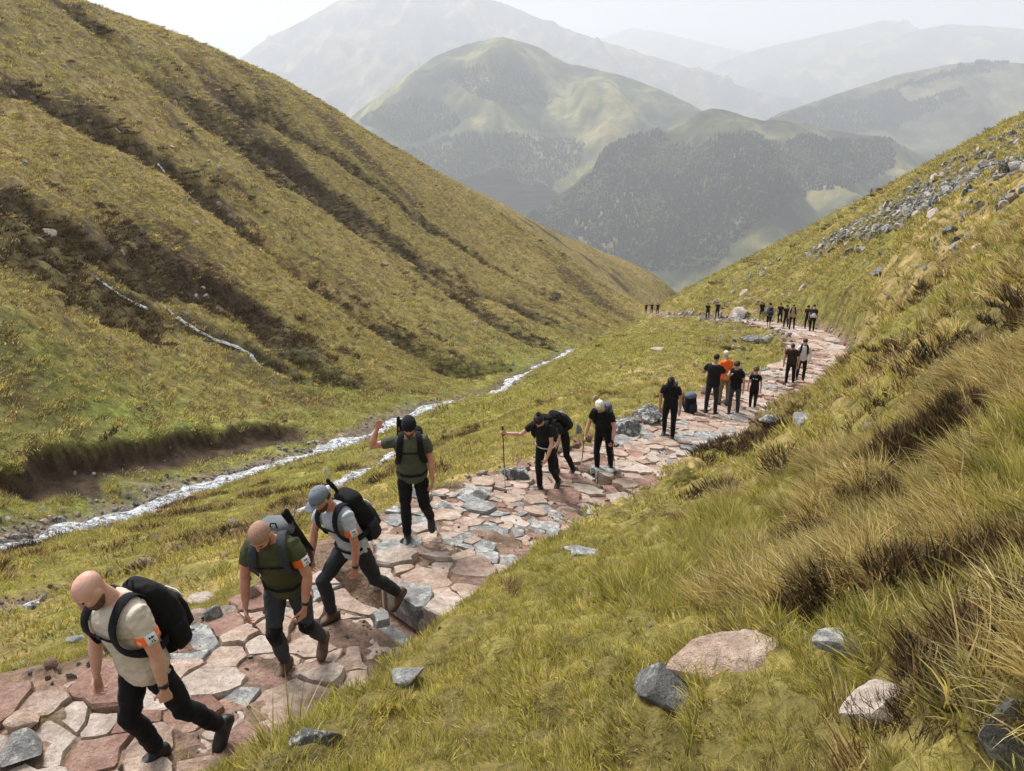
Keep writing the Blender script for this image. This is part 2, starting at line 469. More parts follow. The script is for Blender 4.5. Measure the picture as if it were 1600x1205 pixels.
d, par, side = poly_dist(TX, TY, STREAM)
MK['opp'] = d * side
TCOL = terrain_colour()
M_GROUND = mat_ground('hillside_turf', fine=14.0, coarse=2.2, bump=0.05)
hillside = mesh_np('hillside', np.stack([TX, TY, TZ], 1), grid_faces(*TH.shape), M_GROUND, True, TCOL)
tag(hillside, kind='structure')
# grid lookup of the finished ground
_lr = np.log(_rr1)
_TZg = TZ.reshape(TH.shape)
def gz(x, y):
    """height of the built ground sheet (bilinear in its own grid)"""
    x = np.atleast_1d(np.asarray(x, float)); y = np.atleast_1d(np.asarray(y, float))
    th = np.arctan2(x, y); r = np.clip(np.hypot(x, y), _rr1[0], _rr1[-1] * 0.999)
    i = np.clip(np.searchsorted(_th1, th) - 1, 0, len(_th1) - 2); j = np.clip(np.searchsorted(_rr1, r) - 1, 0, len(_rr1) - 2)
    a = np.clip((th - _th1[i]) / (_th1[i + 1] - _th1[i]), 0, 1); b = np.clip((r - _rr1[j]) / (_rr1[j + 1] - _rr1[j]), 0, 1)
    return (_TZg[i, j] * (1 - a) + _TZg[i + 1, j] * a) * (1 - b) + (_TZg[i, j + 1] * (1 - a) + _TZg[i + 1, j + 1] * a) * b
def at_px(u, v):
    return px_ground([(u, v)], gz, 1.5)[0]
# ------------------------------------------------------------------ glen floor and far hills
M_FAR = mat_ground('far_slope_grass', fine=0.035, coarse=0.006, bump=2.0, spread=(0.7, 1.3))
GLEN_Z = -560.0
gxv = np.linspace(-12000, 15000, 90); gyv = np.linspace(500, 20000, 90)
GX, GY = np.meshgrid(gxv, gyv, indexing='ij'); GX, GY = GX.ravel(), GY.ravel()
gc = np.tile(np.array([0.10, 0.088, 0.05]), (len(GX), 1))
gc = mixc(gc, (0.055, 0.062, 0.035), sstep(-0.1, 0.4, fbm(GX / 300., GY / 300., 4, 201)))
ground = mesh_np('glen_floor', np.stack([GX, GY, GLEN_Z + 14 * fbm(GX / 900., GY / 900., 3, 200)], 1), grid_faces(90, 90), M_FAR, True, gc)
tag(ground, kind='structure')

def hill(name, ridge_px, slope, depth_front, depth_back, nx=220, ny=110, seed=0, rough=1.0, forest=None, tint=((0.070, 0.080, 0.030), (0.22, 0.19, 0.078)), spur=0.18, concave=0.0):
    """a ridge surveyed by picture bearings and distances; slopes fall to the glen on both sides, broken by spurs"""
    R = np.array([W(*p) for p in ridge_px])
    n = nx
    tt = np.concatenate([[0], np.cumsum(np.hypot(np.diff(R[:, 0]), np.diff(R[:, 1])))]); ts = np.linspace(0, tt[-1], n)
    rx, ry, rz = (np.interp(ts, tt, R[:, k]) for k in range(3))
    ker = np.hanning(2 * max(3, n // 36) + 1); ker /= ker.sum(); pad = len(ker) // 2
    rz = np.convolve(np.pad(rz, pad, 'edge'), ker, 'valid')
    L = np.concatenate([-np.linspace(1, 0, ny * 2 // 3, endpoint=False) ** 1.15 * depth_front, np.linspace(0, 1, ny - ny * 2 // 3) * depth_back])
    X = np.repeat(rx[:, None], ny, 1); Yy = ry[:, None] + L[None, :]; D = np.abs(L)[None, :].repeat(n, 0)
    sc = tt[-1]
    warp = fbm(X / 420., Yy / 420., 3, seed + 5) * 120
    spurs = np.abs(fbm((X + warp) / 520., (Yy + warp) / 1400., 4, seed)) * 2 - 0.5
    prof = D * slope * (1 - concave * np.clip(D / depth_front, 0, 1))
    Z = rz[:, None] - prof + spurs * np.clip(D / 350., 0, 1) * 330 * spur * 1.25 + fbm(X / 160., Yy / 160., 5, seed + 9, 0.62) * 52 * rough * np.clip(D / 60., 0.12, 1) + fbm(X / 40., Yy / 40., 3, seed + 19) * 5.0 * rough
    Z = np.maximum(Z, GLEN_Z - 25)
    x, y, z = X.ravel(), Yy.ravel(), Z.ravel()
    a = fbm(x / 240., y / 240., 4, seed + 30); b = fbm(x / 60., y / 60., 4, seed + 31)
    c = np.tile(np.array(tint[0]), (len(x), 1))
    c = mixc(c, tint[1], sstep(-0.05, 0.45, a + 0.5 * b))
    c = mixc(c, (0.026, 0.030, 0.020), sstep(0.02, 0.34, -a + 0.6 * b) * 0.85)
    o = mesh_np(name, np.stack([x, y, z], 1), grid_faces(n, ny), M_FAR, True, c)
    tag(o, kind='structure')
    return X, Yy, Z

H_KNOLL = hill('wooded_spur', [(560,430,2350),(680,395,2450),(780,350,2600),(850,318,2700),(900,285,2780),(950,228,2860),(1000,208,2900),(1060,198,2950),(1085,180,2980),(1110,168,3000),(1150,176,3020),(1180,188,3030),(1240,188,3050),(1300,205,3080),(1380,215,3120),(1440,240,3200),(1520,262,3300),(1700,300,3500)], 0.42, 900, 900, 300, 130, 300, 0.8, spur=0.22)
H_DOME = hill('rounded_hill', [(380,330,3900),(480,255,4000),(560,172,4100),(620,128,4150),(680,88,4200),(730,68,4250),(790,58,4300),(840,72,4300),(880,98,4280),(930,108,4250),(980,120,4200),(1030,140,4150),(1085,165,4100),(1140,205,4000),(1220,250,3950)], 0.46, 1250, 1300, 280, 130, 340, 0.6, spur=0.30, tint=((0.060, 0.074, 0.028), (0.205, 0.185, 0.070)))
H_RIGHT = hill('forested_ridge', [(1120,225,4300),(1180,195,4500),(1240,170,4700),(1320,142,4800),(1400,118,4900),(1470,103,4950),(1530,95,5000),(1575,98,5000),(1620,100,5000),(1800,60,5000)], 0.40, 1500, 1500, 200, 110, 380, 0.8, spur=0.2, tint=((0.085, 0.088, 0.040), (0.14, 0.125, 0.062)))
H_BIG = hill('high_mountain', [(100,330,8556),(220,210,8694),(300,150,8832),(370,95,8970),(420,58,8970),(470,34,9039),(530,0,9108),(600,-35,9177),(680,-30,9177),(740,-8,9177),(780,2,9108),(850,32,9108),(905,52,9108),(960,70,9177),(1060,100,9246),(1120,122,9246),(1180,142,9246),(1260,158,9246),(1400,190,9246)], 0.50, 3000, 2000, 260, 120, 420, 1.6, spur=0.55, tint=((0.085, 0.075, 0.045), (0.21, 0.165, 0.09)))
H_FAR1 = hill('far_ridge', [(1060,165,12695),(1120,100,12695),(1180,78,12695),(1260,60,12695),(1330,44,12833),(1385,31,12971),(1430,42,12833),(1500,70,12833),(1600,90,12833),(1750,100,12833)], 0.45, 2600, 1800, 140, 60, 460, 1.5, spur=0.4)
H_FAR2 = hill('far_ridge', [(1100,160,11040),(1190,120,11040),(1260,96,11040),(1340,72,11178),(1420,50,11247),(1480,38,11316),(1540,40,11316),(1600,46,11316),(1700,40,11316),(1850,70,11316)], 0.45, 2600, 1800, 140, 60, 480, 1.5, spur=0.4)
H_FAR3 = hill('far_ridge', [(860,95,15869),(930,64,15869),(985,44,15869),(1030,50,15869),(1080,62,15869),(1130,74,15869),(1200,88,15869)], 0.45, 2600, 1800, 100, 50, 500, 1.2, spur=0.4)

# haze: one box of even air round everything
bm = bmesh.new(); bmesh.ops.create_cube(bm, size=1.0)
me = bpy.data.meshes.new('haze'); bm.to_mesh(me); bm.free()
haze = link(bpy.data.objects.new('haze', me))
haze.scale = (34000, 23000, 2030); haze.location = (1500, 11000, 415)
tag(haze, kind='stuff')
hm = bpy.data.materials.new('haze_air'); hm.use_nodes = True
hm.node_tree.nodes.clear()
ho = hm.node_tree.nodes.new('ShaderNodeOutputMaterial'); hv = hm.node_tree.nodes.new('ShaderNodeVolumePrincipled')
hv.inputs['Color'].default_value = (0.86, 0.89, 0.94, 1); hv.inputs['Density'].default_value = 0.00014; hv.inputs['Anisotropy'].default_value = 0.25
hm.node_tree.links.new(hv.outputs[0], ho.inputs['Volume'])
me.materials.append(hm)
# ------------------------------------------------------------------ scatter tool for uncountable ground cover
def scatter(name, pos, rot, scl, idx, protos, label=None):
    pos = np.asarray(pos, np.float32)
    me = bpy.data.meshes.new(name)
    me.vertices.add(len(pos)); me.vertices.foreach_set('co', pos.ravel())
    a = me.attributes.new('rot', 'FLOAT_VECTOR', 'POINT'); a.data.foreach_set('vector', np.asarray(rot, np.float32).ravel())
    scl = np.asarray(scl, np.float32)
    if scl.ndim == 1: scl = np.repeat(scl[:, None], 3, 1)
    a = me.attributes.new('scl', 'FLOAT_VECTOR', 'POINT'); a.data.foreach_set('vector', np.ascontiguousarray(scl).ravel())
    a = me.attributes.new('pick', 'INT', 'POINT'); a.data.foreach_set('value', np.asarray(idx, np.int32))
    o = link(bpy.data.objects.new(name, me))
    c = bpy.data.collections.new(name + '_kinds')
    for k, p in enumerate(protos):
        p.name = f'{k:02d}_{name}_kind'
        c.objects.link(p)
    ng = bpy.data.node_groups.new(name + '_scatter', 'GeometryNodeTree')
    ng.interface.new_socket('Geometry', in_out='INPUT', socket_type='NodeSocketGeometry')
    ng.interface.new_socket('Geometry', in_out='OUTPUT', socket_type='NodeSocketGeometry')
    gi, go = ng.nodes.new('NodeGroupInput'), ng.nodes.new('NodeGroupOutput')
    ip = ng.nodes.new('GeometryNodeInstanceOnPoints'); ci = ng.nodes.new('GeometryNodeCollectionInfo')
    ci.inputs['Collection'].default_value = c; ci.inputs['Separate Children'].default_value = True; ci.inputs['Reset Children'].default_value = True
    def attr(nm, ty):
        n = ng.nodes.new('GeometryNodeInputNamedAttribute'); n.data_type = ty; n.inputs['Name'].default_value = nm
        return n.outputs['Attribute']
    er = ng.nodes.new('FunctionNodeEulerToRotation')
    ng.links.new(attr('rot', 'FLOAT_VECTOR'), er.inputs[0])
    ng.links.new(gi.outputs[0], ip.inputs['Points']); ng.links.new(ci.outputs[0], ip.inputs['Instance'])
    ip.inputs['Pick Instance'].default_value = True
    ng.links.new(attr('pick', 'INT'), ip.inputs['Instance Index'])
    ng.links.new(er.outputs[0], ip.inputs['Rotation']); ng.links.new(attr('scl', 'FLOAT_VECTOR'), ip.inputs['Scale'])
    ng.links.new(ip.outputs[0], go.inputs[0])
    md = o.modifiers.new('scatter', 'NODES'); md.node_group = ng
    tag(o, label=label, kind='stuff')
    return o

# ------------------------------------------------------------------ rock
def mat_rock(name, stops, scale=3.0, bump=0.045, lichen=None, rough=0.85, per_object=0.14, dirt=None):
    m, nt, N, L, B = new_mat(name)
    n1 = n_noise(nt, scale, 7, 0.68); n2 = n_noise(nt, scale * 5, 6, 0.7); n3 = n_noise(nt, scale * 26, 3, 0.6)
    c = n_ramp(nt, n1.outputs['Fac'], stops).outputs[0]
    g = n_ramp(nt, n2.outputs['Fac'], [(0.3, (0.66, 0.64, 0.63)), (0.7, (1.22, 1.22, 1.22))])
    c = n_mix(nt, 1.0, c, g.outputs[0], 'MULTIPLY')
    g3 = n_ramp(nt, n3.outputs['Fac'], [(0.32, (0.62, 0.6, 0.58)), (0.45, (1, 1, 1)), (0.62, (1, 1, 1)), (0.72, (1.25, 1.22, 1.18))])
    c = n_mix(nt, 0.8, c, g3.outputs[0], 'MULTIPLY')
    if lichen:
        n4 = n_noise(nt, scale * 2.2, 8, 0.75)
        k = n_ramp(nt, n4.outputs['Fac'], [(0.50, (0, 0, 0)), (0.60, (1, 1, 1))])
        c = n_mix(nt, k.outputs[0], c, lichen)
    if dirt:
        n5 = n_noise(nt, scale * 0.9, 6, 0.7)
        k = n_ramp(nt, n5.outputs['Fac'], [(0.50, (0, 0, 0)), (0.72, (0.6, 0.6, 0.6))])
        c = n_mix(nt, k.outputs[0], c, dirt)
    oi = N.new('ShaderNodeObjectInfo')
    v = N.new('ShaderNodeMapRange'); v.inputs['To Min'].default_value = 1 - per_object; v.inputs['To Max'].default_value = 1 + per_object
    L.new(oi.outputs['Random'], v.inputs['Value'])
    hs = N.new('ShaderNodeHueSaturation'); L.new(c, hs.inputs['Color']); L.new(v.outputs[0], hs.inputs['Value'])
    L.new(hs.outputs[0], B.inputs['Base Color'])
    B.inputs['Roughness'].default_value = rough; B.inputs['Specular IOR Level'].default_value = 0.25
    b = n_bump(nt, n1.outputs['Fac'], 0.8, bump * 2.5)
    b = n_bump(nt, n2.outputs['Fac'], 0.8, bump, b)
    L.new(n_bump(nt, n3.outputs['Fac'], 0.5, bump * 0.3, b), B.inputs['Normal'])
    return m
PINK = [(0.30, (0.30, 0.19, 0.145)), (0.45, (0.45, 0.325, 0.25)), (0.6, (0.57, 0.455, 0.365)), (0.75, (0.50, 0.42, 0.35))]
ROSE = [(0.30, (0.20, 0.105, 0.08)), (0.5, (0.32, 0.19, 0.145)), (0.7, (0.44, 0.305, 0.24))]
GREY = [(0.30, (0.15, 0.152, 0.155)), (0.5, (0.265, 0.262, 0.255)), (0.7, (0.40, 0.385, 0.36))]
DARK = [(0.30, (0.055, 0.056, 0.058)), (0.5, (0.115, 0.114, 0.112)), (0.7, (0.22, 0.215, 0.205))]
PALE = [(0.30, (0.36, 0.29, 0.24)), (0.5, (0.52, 0.435, 0.365)), (0.7, (0.62, 0.54, 0.47))]
SOIL = (0.17, 0.105, 0.078)
M_PINK = mat_rock('pink_granite', PINK, dirt=SOIL); M_ROSE = mat_rock('red_granite', ROSE, dirt=SOIL); M_GREY = mat_rock('grey_schist', GREY, lichen=(0.5, 0.5, 0.45))
M_DARK = mat_rock('dark_schist', DARK, lichen=(0.36, 0.37, 0.33)); M_PALE = mat_rock('pale_granite', PALE, dirt=SOIL)
M_LICHEN = mat_rock('lichened_rock', DARK, lichen=(0.60, 0.60, 0.55), scale=4)

def rock_mesh(name, seed, sx, sy, sz, mat, sub=4, cuts=13, rough=0.07):
    rg = np.random.default_rng(seed)
    bm = bmesh.new(); bmesh.ops.create_icosphere(bm, subdivisions=sub, radius=1.0)
    P = np.array([v.co[:] for v in bm.verts])
    for _ in range(cuts):                                    # broken faces
        nrm = rg.normal(size=3); nrm /= np.linalg.norm(nrm); d = rg.uniform(0.46, 0.82)
        k = P @ nrm
        P = P - np.clip(k - d, 0, None)[:, None] * nrm * 0.93
    P = P * (1 + rough * fbm(P[:, 0] * 1.7 + P[:, 2], P[:, 1] * 1.7 - P[:, 2], 4, seed)[:, None])
    P = P * np.array([sx, sy, sz])
    for v, p in zip(bm.verts, P): v.co = p
    me = bpy.data.meshes.new(name); bm.to_mesh(me); bm.free()
    me.materials.append(mat)
    me.polygons.foreach_set('use_smooth', np.ones(len(me.polygons), bool))
    try: me.set_sharp_from_angle(angle=math.radians(28))
    except Exception: pass
    return me

# ------------------------------------------------------------------ the pitched stone path
path = empty('stone_path', tuple(PATH[15, :3]))
tag(path, kind='structure')
PS = np.concatenate([[0], np.cumsum(np.hypot(np.diff(PATH[:, 0]), np.diff(PATH[:, 1])))])
def path_at(s):
    x, y, z, w = (np.interp(s, PS, PATH[:, k]) for k in range(4))
    e = 0.15
    tx, ty = np.interp(s + e, PS, PATH[:, 0]) - np.interp(s - e, PS, PATH[:, 0]), np.interp(s + e, PS, PATH[:, 1]) - np.interp(s - e, PS, PATH[:, 1])
    l = math.hypot(tx, ty) + 1e-9
    return x, y, z, w, tx / l, ty / l
rg = np.random.default_rng(5)
S_MAX = PS[np.searchsorted(PATH[:, 1], 62.0)]
seeds = []
def size_at(s, t):
    y = np.interp(s, PS, PATH[:, 1])
    k = 0.225
    if 8.2 < y < 11.4: k = 0.18                                # smaller grey pitching
    if y > 19: k = 0.28
    if y > 34: k = 0.42
    return k
tries = 0
cells = {}
def near(px, py, rad):
    ix, iy = int(px // 0.6), int(py // 0.6)
    for i in range(ix - 2, ix + 3):
        for j in range(iy - 2, iy + 3):
            for q in cells.get((i, j), ()):
                if (q[0] - px) ** 2 + (q[1] - py) ** 2 < (0.5 * (q[2] + rad)) ** 2: return True
    return False
while tries < 42000:
    tries += 1
    s = rg.uniform(0, S_MAX) if tries > 14000 else rg.uniform(0, S_MAX) ** 1.0
    x, y, z, w, tx, ty = path_at(s)
    t = rg.uniform(-w - 0.45, w + 0.45)
    rad = size_at(s, t) * (rg.choice([0.95, 1.4, 2.0, 2.5], p=[.18, .32, .32, .18]) if tries < 14000 else 1.0)
    px, py = x - ty * t, y + tx * t
    if near(px, py, rad): continue
    cells.setdefault((int(px // 0.6), int(py // 0.6)), []).append((px, py, rad))
    seeds.append((px, py, rad, s, t, abs(t) > w - 0.06))
seeds_a = np.array([(q[0], q[1], q[2]) for q in seeds])
def clip_poly(poly, nx, ny, c):
    """keep nx*x + ny*y <= c"""
    out = []
    for k in range(len(poly)):
        a, b = poly[k], poly[(k + 1) % len(poly)]
        da, db = nx * a[0] + ny * a[1] - c, nx * b[0] + ny * b[1] - c
        if da <= 0: out.append(a)
        if da * db < 0:
            t = da / (da - db); out.append((a[0] + (b[0] - a[0]) * t, a[1] + (b[1] - a[1]) * t))
    return out
def stone_poly(i):
    px, py, rad = seeds_a[i]
    R = 0.62 if rad < 0.55 else 0.9
    poly = [(px + R * math.cos(a), py + R * math.sin(a)) for a in np.linspace(0, 2 * math.pi, 12, endpoint=False)]
    d = np.hypot(seeds_a[:, 0] - px, seeds_a[:, 1] - py)
    for j in np.argsort(d)[1:22]:
        if d[j] > 2 * R: break
        nx, ny = (seeds_a[j, 0] - px) / d[j], (seeds_a[j, 1] - py) / d[j]
        m = 0.5 * (d[j] * d[j] + rad * rad * 0.35 - seeds_a[j, 2] ** 2 * 0.35) / d[j]      # larger seeds take more
        gap = 0.002 + 0.010 * ((i * 7 + j * 13) % 5) / 4
        poly = clip_poly(poly, nx, ny, nx * px + ny * py + m - gap)
        if len(poly) < 3: return None
    for a, b, w, dp in DRAINS:
        dx, dy = b - a; l = math.hypot(dx, dy); nx, ny = -dy / l, dx / l
        tt = ((px - a[0]) * dx + (py - a[1]) * dy) / (l * l)
        if tt < -0.25 or tt > 1.25: continue
        sd = (px - a[0]) * nx + (py - a[1]) * ny
        if abs(sd) < w * 0.5: return None
        sg = 1 if sd < 0 else -1
        poly = clip_poly(poly, sg * nx, sg * ny, sg * (nx * a[0] + ny * a[1]) - w * 0.62)
        if len(poly) < 3: return None
    return poly
stones = []
for i in range(len(seeds)):
    if seeds[i][5]: continue
    poly = stone_poly(i)
    if poly is None: continue
    P = np.array(poly)
    ar = 0.5 * abs(np.dot(P[:, 0], np.roll(P[:, 1], 1)) - np.dot(P[:, 1], np.roll(P[:, 0], 1)))
    if ar < 0.012: continue
    stones.append((i, P, ar))
def warp2(P):
    return P + 0.075 * np.stack([noise(P[:, 0] * 2.6, P[:, 1] * 2.6, 91) + 0.5 * noise(P[:, 0] * 6.5, P[:, 1] * 6.5, 93), noise(P[:, 0] * 2.6, P[:, 1] * 2.6, 92) + 0.5 * noise(P[:, 0] * 6.5, P[:, 1] * 6.5, 94)], 1)
def stone_geo(i, P, seed):
    rs = np.random.default_rng(seed)
    Q = [P[0]]
    for p in P[1:]:
        if np.hypot(*(p - Q[-1])) > 0.05: Q.append(p)
    P = np.array(Q)
    if len(P) < 4: P = np.repeat(P, 2, 0) + rs.normal(size=(len(P) * 2, 2)) * 0.01
    out = []
    for k in range(len(P)):                                      # chipped corners, broken edges
        a, b, d = P[k - 1], P[k], P[(k + 1) % len(P)]
        q = rs.uniform(0.02, 0.13)
        out += [b + (a - b) * q, b + (d - b) * q * rs.uniform(.4, 1.2)]
        ln = np.hypot(*(d - b)); nrm_ = np.array([d[1] - b[1], b[0] - d[0]]) / (ln + 1e-9)
        for f in ((0.5,) if ln < 0.34 else (0.34, 0.67)) if ln > 0.16 else ():
            out.append(b + (d - b) * f + nrm_ * rs.normal() * 0.016 - nrm_ * 0.004)
    P = warp2(np.array(out)); n = len(P)
    c = P.mean(0)
    s = seeds[i][3]; x0, y0, z0, w0, tx, ty = path_at(s)
    zn = float(np.interp(s + 0.4, PS, PATH[:, 2]) - np.interp(s - 0.4, PS, PATH[:, 2])) / 0.8
    keep = rs.uniform(0.35, 1.0)
    gx_, gy_ = zn * tx * keep + rs.normal() * 0.045, zn * ty * keep + rs.normal() * 0.045
    zc = z0 + rs.normal() * 0.026 + 0.014
    amp = rs.uniform(0.006, 0.018)
    def top(p, drop):
        return zc - drop + (p[0] - c[0]) * gx_ + (p[1] - c[1]) * gy_ + amp * float(fbm(np.array([p[0] * 2.4]), np.array([p[1] * 2.4]), 3, seed % 50)[0])
    V = []
    for p in P: V.append((*(c + (p - c) * 1.02), top(p, 0.30)))
    for p in P: V.append((*p, top(p, rs.uniform(0.012, 0.045))))
    for p in P:
        q = c + (p - c) * (1 - rs.uniform(0.03, 0.09)); V.append((*q, top(q, 0.0)))
    for p in P:
        q = c + (p - c) * 0.5; V.append((*q, top(q, 0.0)))
    V.append((*c, top(c, 0.0)))
    Fc = []
    for r in range(3):
        for k in range(n): Fc.append((r * n + k, r * n + (k + 1) % n, (r + 1) * n + (k + 1) % n, (r + 1) * n + k))
    for k in range(n): Fc.append((3 * n + k, 3 * n + (k + 1) % n, 4 * n))
    return V, Fc
def stone_mat(i, seed):
    y = seeds[i][1]; h = _hash(np.int64(seed), np.int64(i), 9)
    if 8.2 < y < 11.2: pg = 0.55
    elif 15.8 < y < 19: pg = 0.42
    else: pg = 0.06
    if h < pg: return M_GREY
    return (M_PINK, M_PALE, M_ROSE, M_PINK, M_PALE, M_PINK)[int(((h - pg) / (1 - pg)) * 5.999)]
# those nearest in view one by one, the rest joined
def shown(i):
    p = seeds_a[i]; return p[1] > 3.0 and abs(p[0]) < 0.72 * p[1] + 0.8
stones = [q for q in stones if shown(q[0])]
stones.sort(key=lambda q: -q[2] / (seeds_a[q[0], 1] ** 2 + 20))
restV, restF, restM = [], [], []
MATS = [M_PINK, M_ROSE, M_PALE, M_GREY]
for k, (i, P, ar) in enumerate(stones):
    V, Fc = stone_geo(i, P, 1000 + i)
    if k < 296:
        me = bpy.data.meshes.new('stone')
        o0 = Vector(V[-1])
        me.from_pydata([Vector(v) - o0 for v in V], [], Fc); me.materials.append(stone_mat(i, 1000 + i))
        me.polygons.foreach_set('use_smooth', np.ones(len(me.polygons), bool))
        try: me.set_sharp_from_angle(angle=math.radians(24))
        except Exception: pass
        o = bpy.data.objects.new('stone', me); link(o, path); o.location = o0 - path.location
    else:
        b0 = len(restV); restV += V
        for f in Fc: restF.append(tuple(b0 + a for a in f)); restM.append(MATS.index(stone_mat(i, 1000 + i)))
me = bpy.data.meshes.new('small_stones'); me.from_pydata(restV, [], restF)
for m in MATS: me.materials.append(m)
me.polygons.foreach_set('material_index', np.array(restM, np.int32)); me.update()
o = link(bpy.data.objects.new('paving_stones', me)); o.parent = path; o.location = -path.location; tag(o, kind='stuff')

# ------------------------------------------------------------------ boulders and loose rocks one could point at
def rock(u, v, wpx, hr, dr, mat, label, seed, name='rock', rz=0.0, sink=0.3, sub=4, cuts=13, tilt=0.0, cat='rock', group=None, rough=0.07):
    """rock seen at picture point (u, v = its base), wpx wide there; hr, dr = height and depth over width"""
    p = at_px(u, v); D = p[1] * _cp - p[2] * _sp
    w = wpx * D / F_PX
    me = rock_mesh(name, seed, w / 2, w * dr / 2, w * hr / 2, mat, sub, cuts, rough)
    o = link(bpy.data.objects.new(name, me))
    o.location = (p[0], p[1] + w * dr * 0.3, gz(p[0], p[1] + w * dr * 0.3)[0] + w * hr * (0.42 - sink * 1.15))
    o.rotation_euler = (0, tilt, rz)
    tag(o, label, cat, group)
    return o
rock(1055,1098,170,.5,.7,M_DARK,'angular grey rock with a broken upright face in the foreground grass',901,rz=.35,sink=.25,cuts=26,tilt=.25,rough=.03)
rock(1150,1052,270,.30,.5,M_PINK,'long flat pinkish slab running back from the angular grey foreground rock',902,'slab',rz=.25,sink=.35,cuts=10,tilt=-.08)
rock(1428,1108,180,.62,.8,M_PALE,'pale pinkish rounded boulder sunk in the foreground grass',903,'boulder',sink=.42,cuts=9)
rock(1590,1195,120,1.2,.9,M_DARK,'dark grey rock cut off by the bottom corner of the picture',904,sink=.3,cuts=12)
rock(1170,1012,52,.6,.8,M_GREY,'small grey stone behind the long pinkish slab',905,sink=.35)
rock(1330,1026,140,.22,.5,M_GREY,'flat grey slab half buried behind the pale pinkish boulder',906,'slab',sink=.5,cuts=8,tilt=.0)
rock(1408,815,66,1.0,.8,M_DARK,'dark upright rock with a black face among the tussocks',907,sink=.35,cuts=14)
rock(1345,772,52,.35,.7,M_PINK,'small pinkish stone among straw tussocks uphill of the path',908,sink=.3)
rock(635,1066,62,.36,.7,M_GREY,'flat grey stone in the mossy turf beside the drain',909,sink=.35)
rock(492,1165,92,.42,.7,M_LICHEN,'lichened grey stone in the turf edge near the foremost hiker',910,sink=.38)
rock(900,868,92,.3,.7,M_GREY,'flat grey slab in the bank above the paving bend',911,'slab',sink=.35)
rock(1165,948,44,.55,.8,M_LICHEN,'small white-flecked stone in the middle of the tussocky bank',912,sink=.3)
rock(968,682,74,.62,.9,M_LICHEN,'lower of two white lichened boulders beside the path',913,'boulder',sink=.25,cuts=12)
rock(1012,662,62,.8,.9,M_LICHEN,'upper of two white lichened boulders beside the path',914,'boulder',sink=.25,cuts=12)
rock(802,752,74,.55,.8,M_LICHEN,'mossy grey boulder behind the trekking pole',915,'boulder',sink=.3,cuts=10)
rock(742,782,70,.42,.8,M_GREY,'grey rock on the grass edge below the waving hiker\'s path',916,sink=.3)
rock(690,800,44,.5,.8,M_GREY,'small grey rock just downhill of the grey paving stones',917,sink=.3)
rock(1268,648,58,.5,.8,M_GREY,'grey boulder on the uphill side of the second drain',918,'boulder',sink=.42,cuts=12)
rock(1215,668,52,.5,.8,M_DARK,'dark stone at the turf edge right of the bare red soil',919,sink=.3)
rock(1182,536,52,.42,.7,M_DARK,'dark long boulder in the grass inside the path bend',920,'boulder',sink=.3)
rock(1208,530,36,.6,.8,M_GREY,'grey rock beside the far path bend, next to the dark long boulder',921,sink=.3)
rock(1162,497,50,.55,.8,M_PALE,'pale rock outcrop beside the far stretch of path',922,'outcrop',sink=.25,cuts=12)
rock(1386,412,40,.6,.8,M_DARK,'dark boulder standing out alone on the green right-hand slope',923,'boulder',sink=.2,cuts=10)
rock(1500,388,36,.55,.8,M_GREY,'grey rock on the green slope above the dark boulder',924,sink=.3)
rock(1548,380,48,.36,.8,M_PALE,'pale slab at the picture edge on the green right-hand slope',925,'slab',sink=.3)
rock(25,1150,66,.55,1.0,M_PINK,'pink block at the outer path edge in the bottom corner',926,'block',sink=.3,cuts=14,rough=.05)
rock(22,1204,92,.6,.9,M_GREY,'blue-grey slab at the path edge in the bottom corner',927,'slab',sink=.1,cuts=14,rough=.05)
rock(115,1006,30,.5,.8,M_GREY,'small pale stone on the grass above the foremost hiker\'s path',928,sink=.3)
rock(72,365,26,.6,.8,M_PALE,'pale boulder high on the brown opposite slope',929,'boulder',sink=.25)
rock(1030,550,26,.5,.8,M_PALE,'white stone alone on the green slope inside the bend',930,sink=.2)
rock(345,962,40,.5,.9,M_PALE,'pale edging stone below the path behind the second hiker',931,sink=.3)
rock(312,942,48,.5,.9,M_PALE,'pale edging stone beside the foremost hiker\'s rucksack',932,sink=.3)
rock(150,1062,60,.4,.9,M_GREY,'grey edging slab left of the foremost hiker',933,'slab',sink=.3)
rock(660,990,52,.55,.9,M_PALE,'pale kerb rock at the bank end of the nearest drain',934,sink=.2,cuts=12)
rock(1340,690,38,.5,.9,M_DARK,'dark stone showing through the heather uphill of the lone man',935,sink=.3)
# ------------------------------------------------------------------ running water
def mat_water(name, foam_lo=0.42, foam_hi=0.56, scale=2.2):
    m, nt, N, L, B = new_mat(name)
    n1 = n_noise(nt, scale, 6, 0.75); n2 = n_noise(nt, scale * 6, 5, 0.7)
    mx = N.new('ShaderNodeMath'); mx.operation = 'MULTIPLY_ADD'; mx.inputs[1].default_value = 0.45
    L.new(n2.outputs['Fac'], mx.inputs[0]); 
    h = N.new('ShaderNodeMath'); h.operation = 'MULTIPLY'; h.inputs[1].default_value = 0.55; L.new(n1.outputs['Fac'], h.inputs[0]); L.new(h.outputs[0], mx.inputs[2])
    k = n_ramp(nt, mx.outputs[0], [(foam_lo, (0, 0, 0)), (foam_hi, (1, 1, 1))])
    L.new(n_mix(nt, k.outputs[0], (0.06, 0.062, 0.055), (0.80, 0.82, 0.84)), B.inputs['Base Color'])
    rr = n_ramp(nt, k.outputs[0], [(0, (0.12,) * 3), (1, (0.6,) * 3)]); L.new(rr.outputs[0], B.inputs['Roughness'])
    L.new(n_bump(nt, n2.outputs['Fac'], 1.0, 0.06), B.inputs['Normal'])
    return m
M_WATER = mat_water('white_water', 0.45, 0.57, 3.4); M_FALL = mat_water('falling_water', 0.45, 0.53, 2.2)
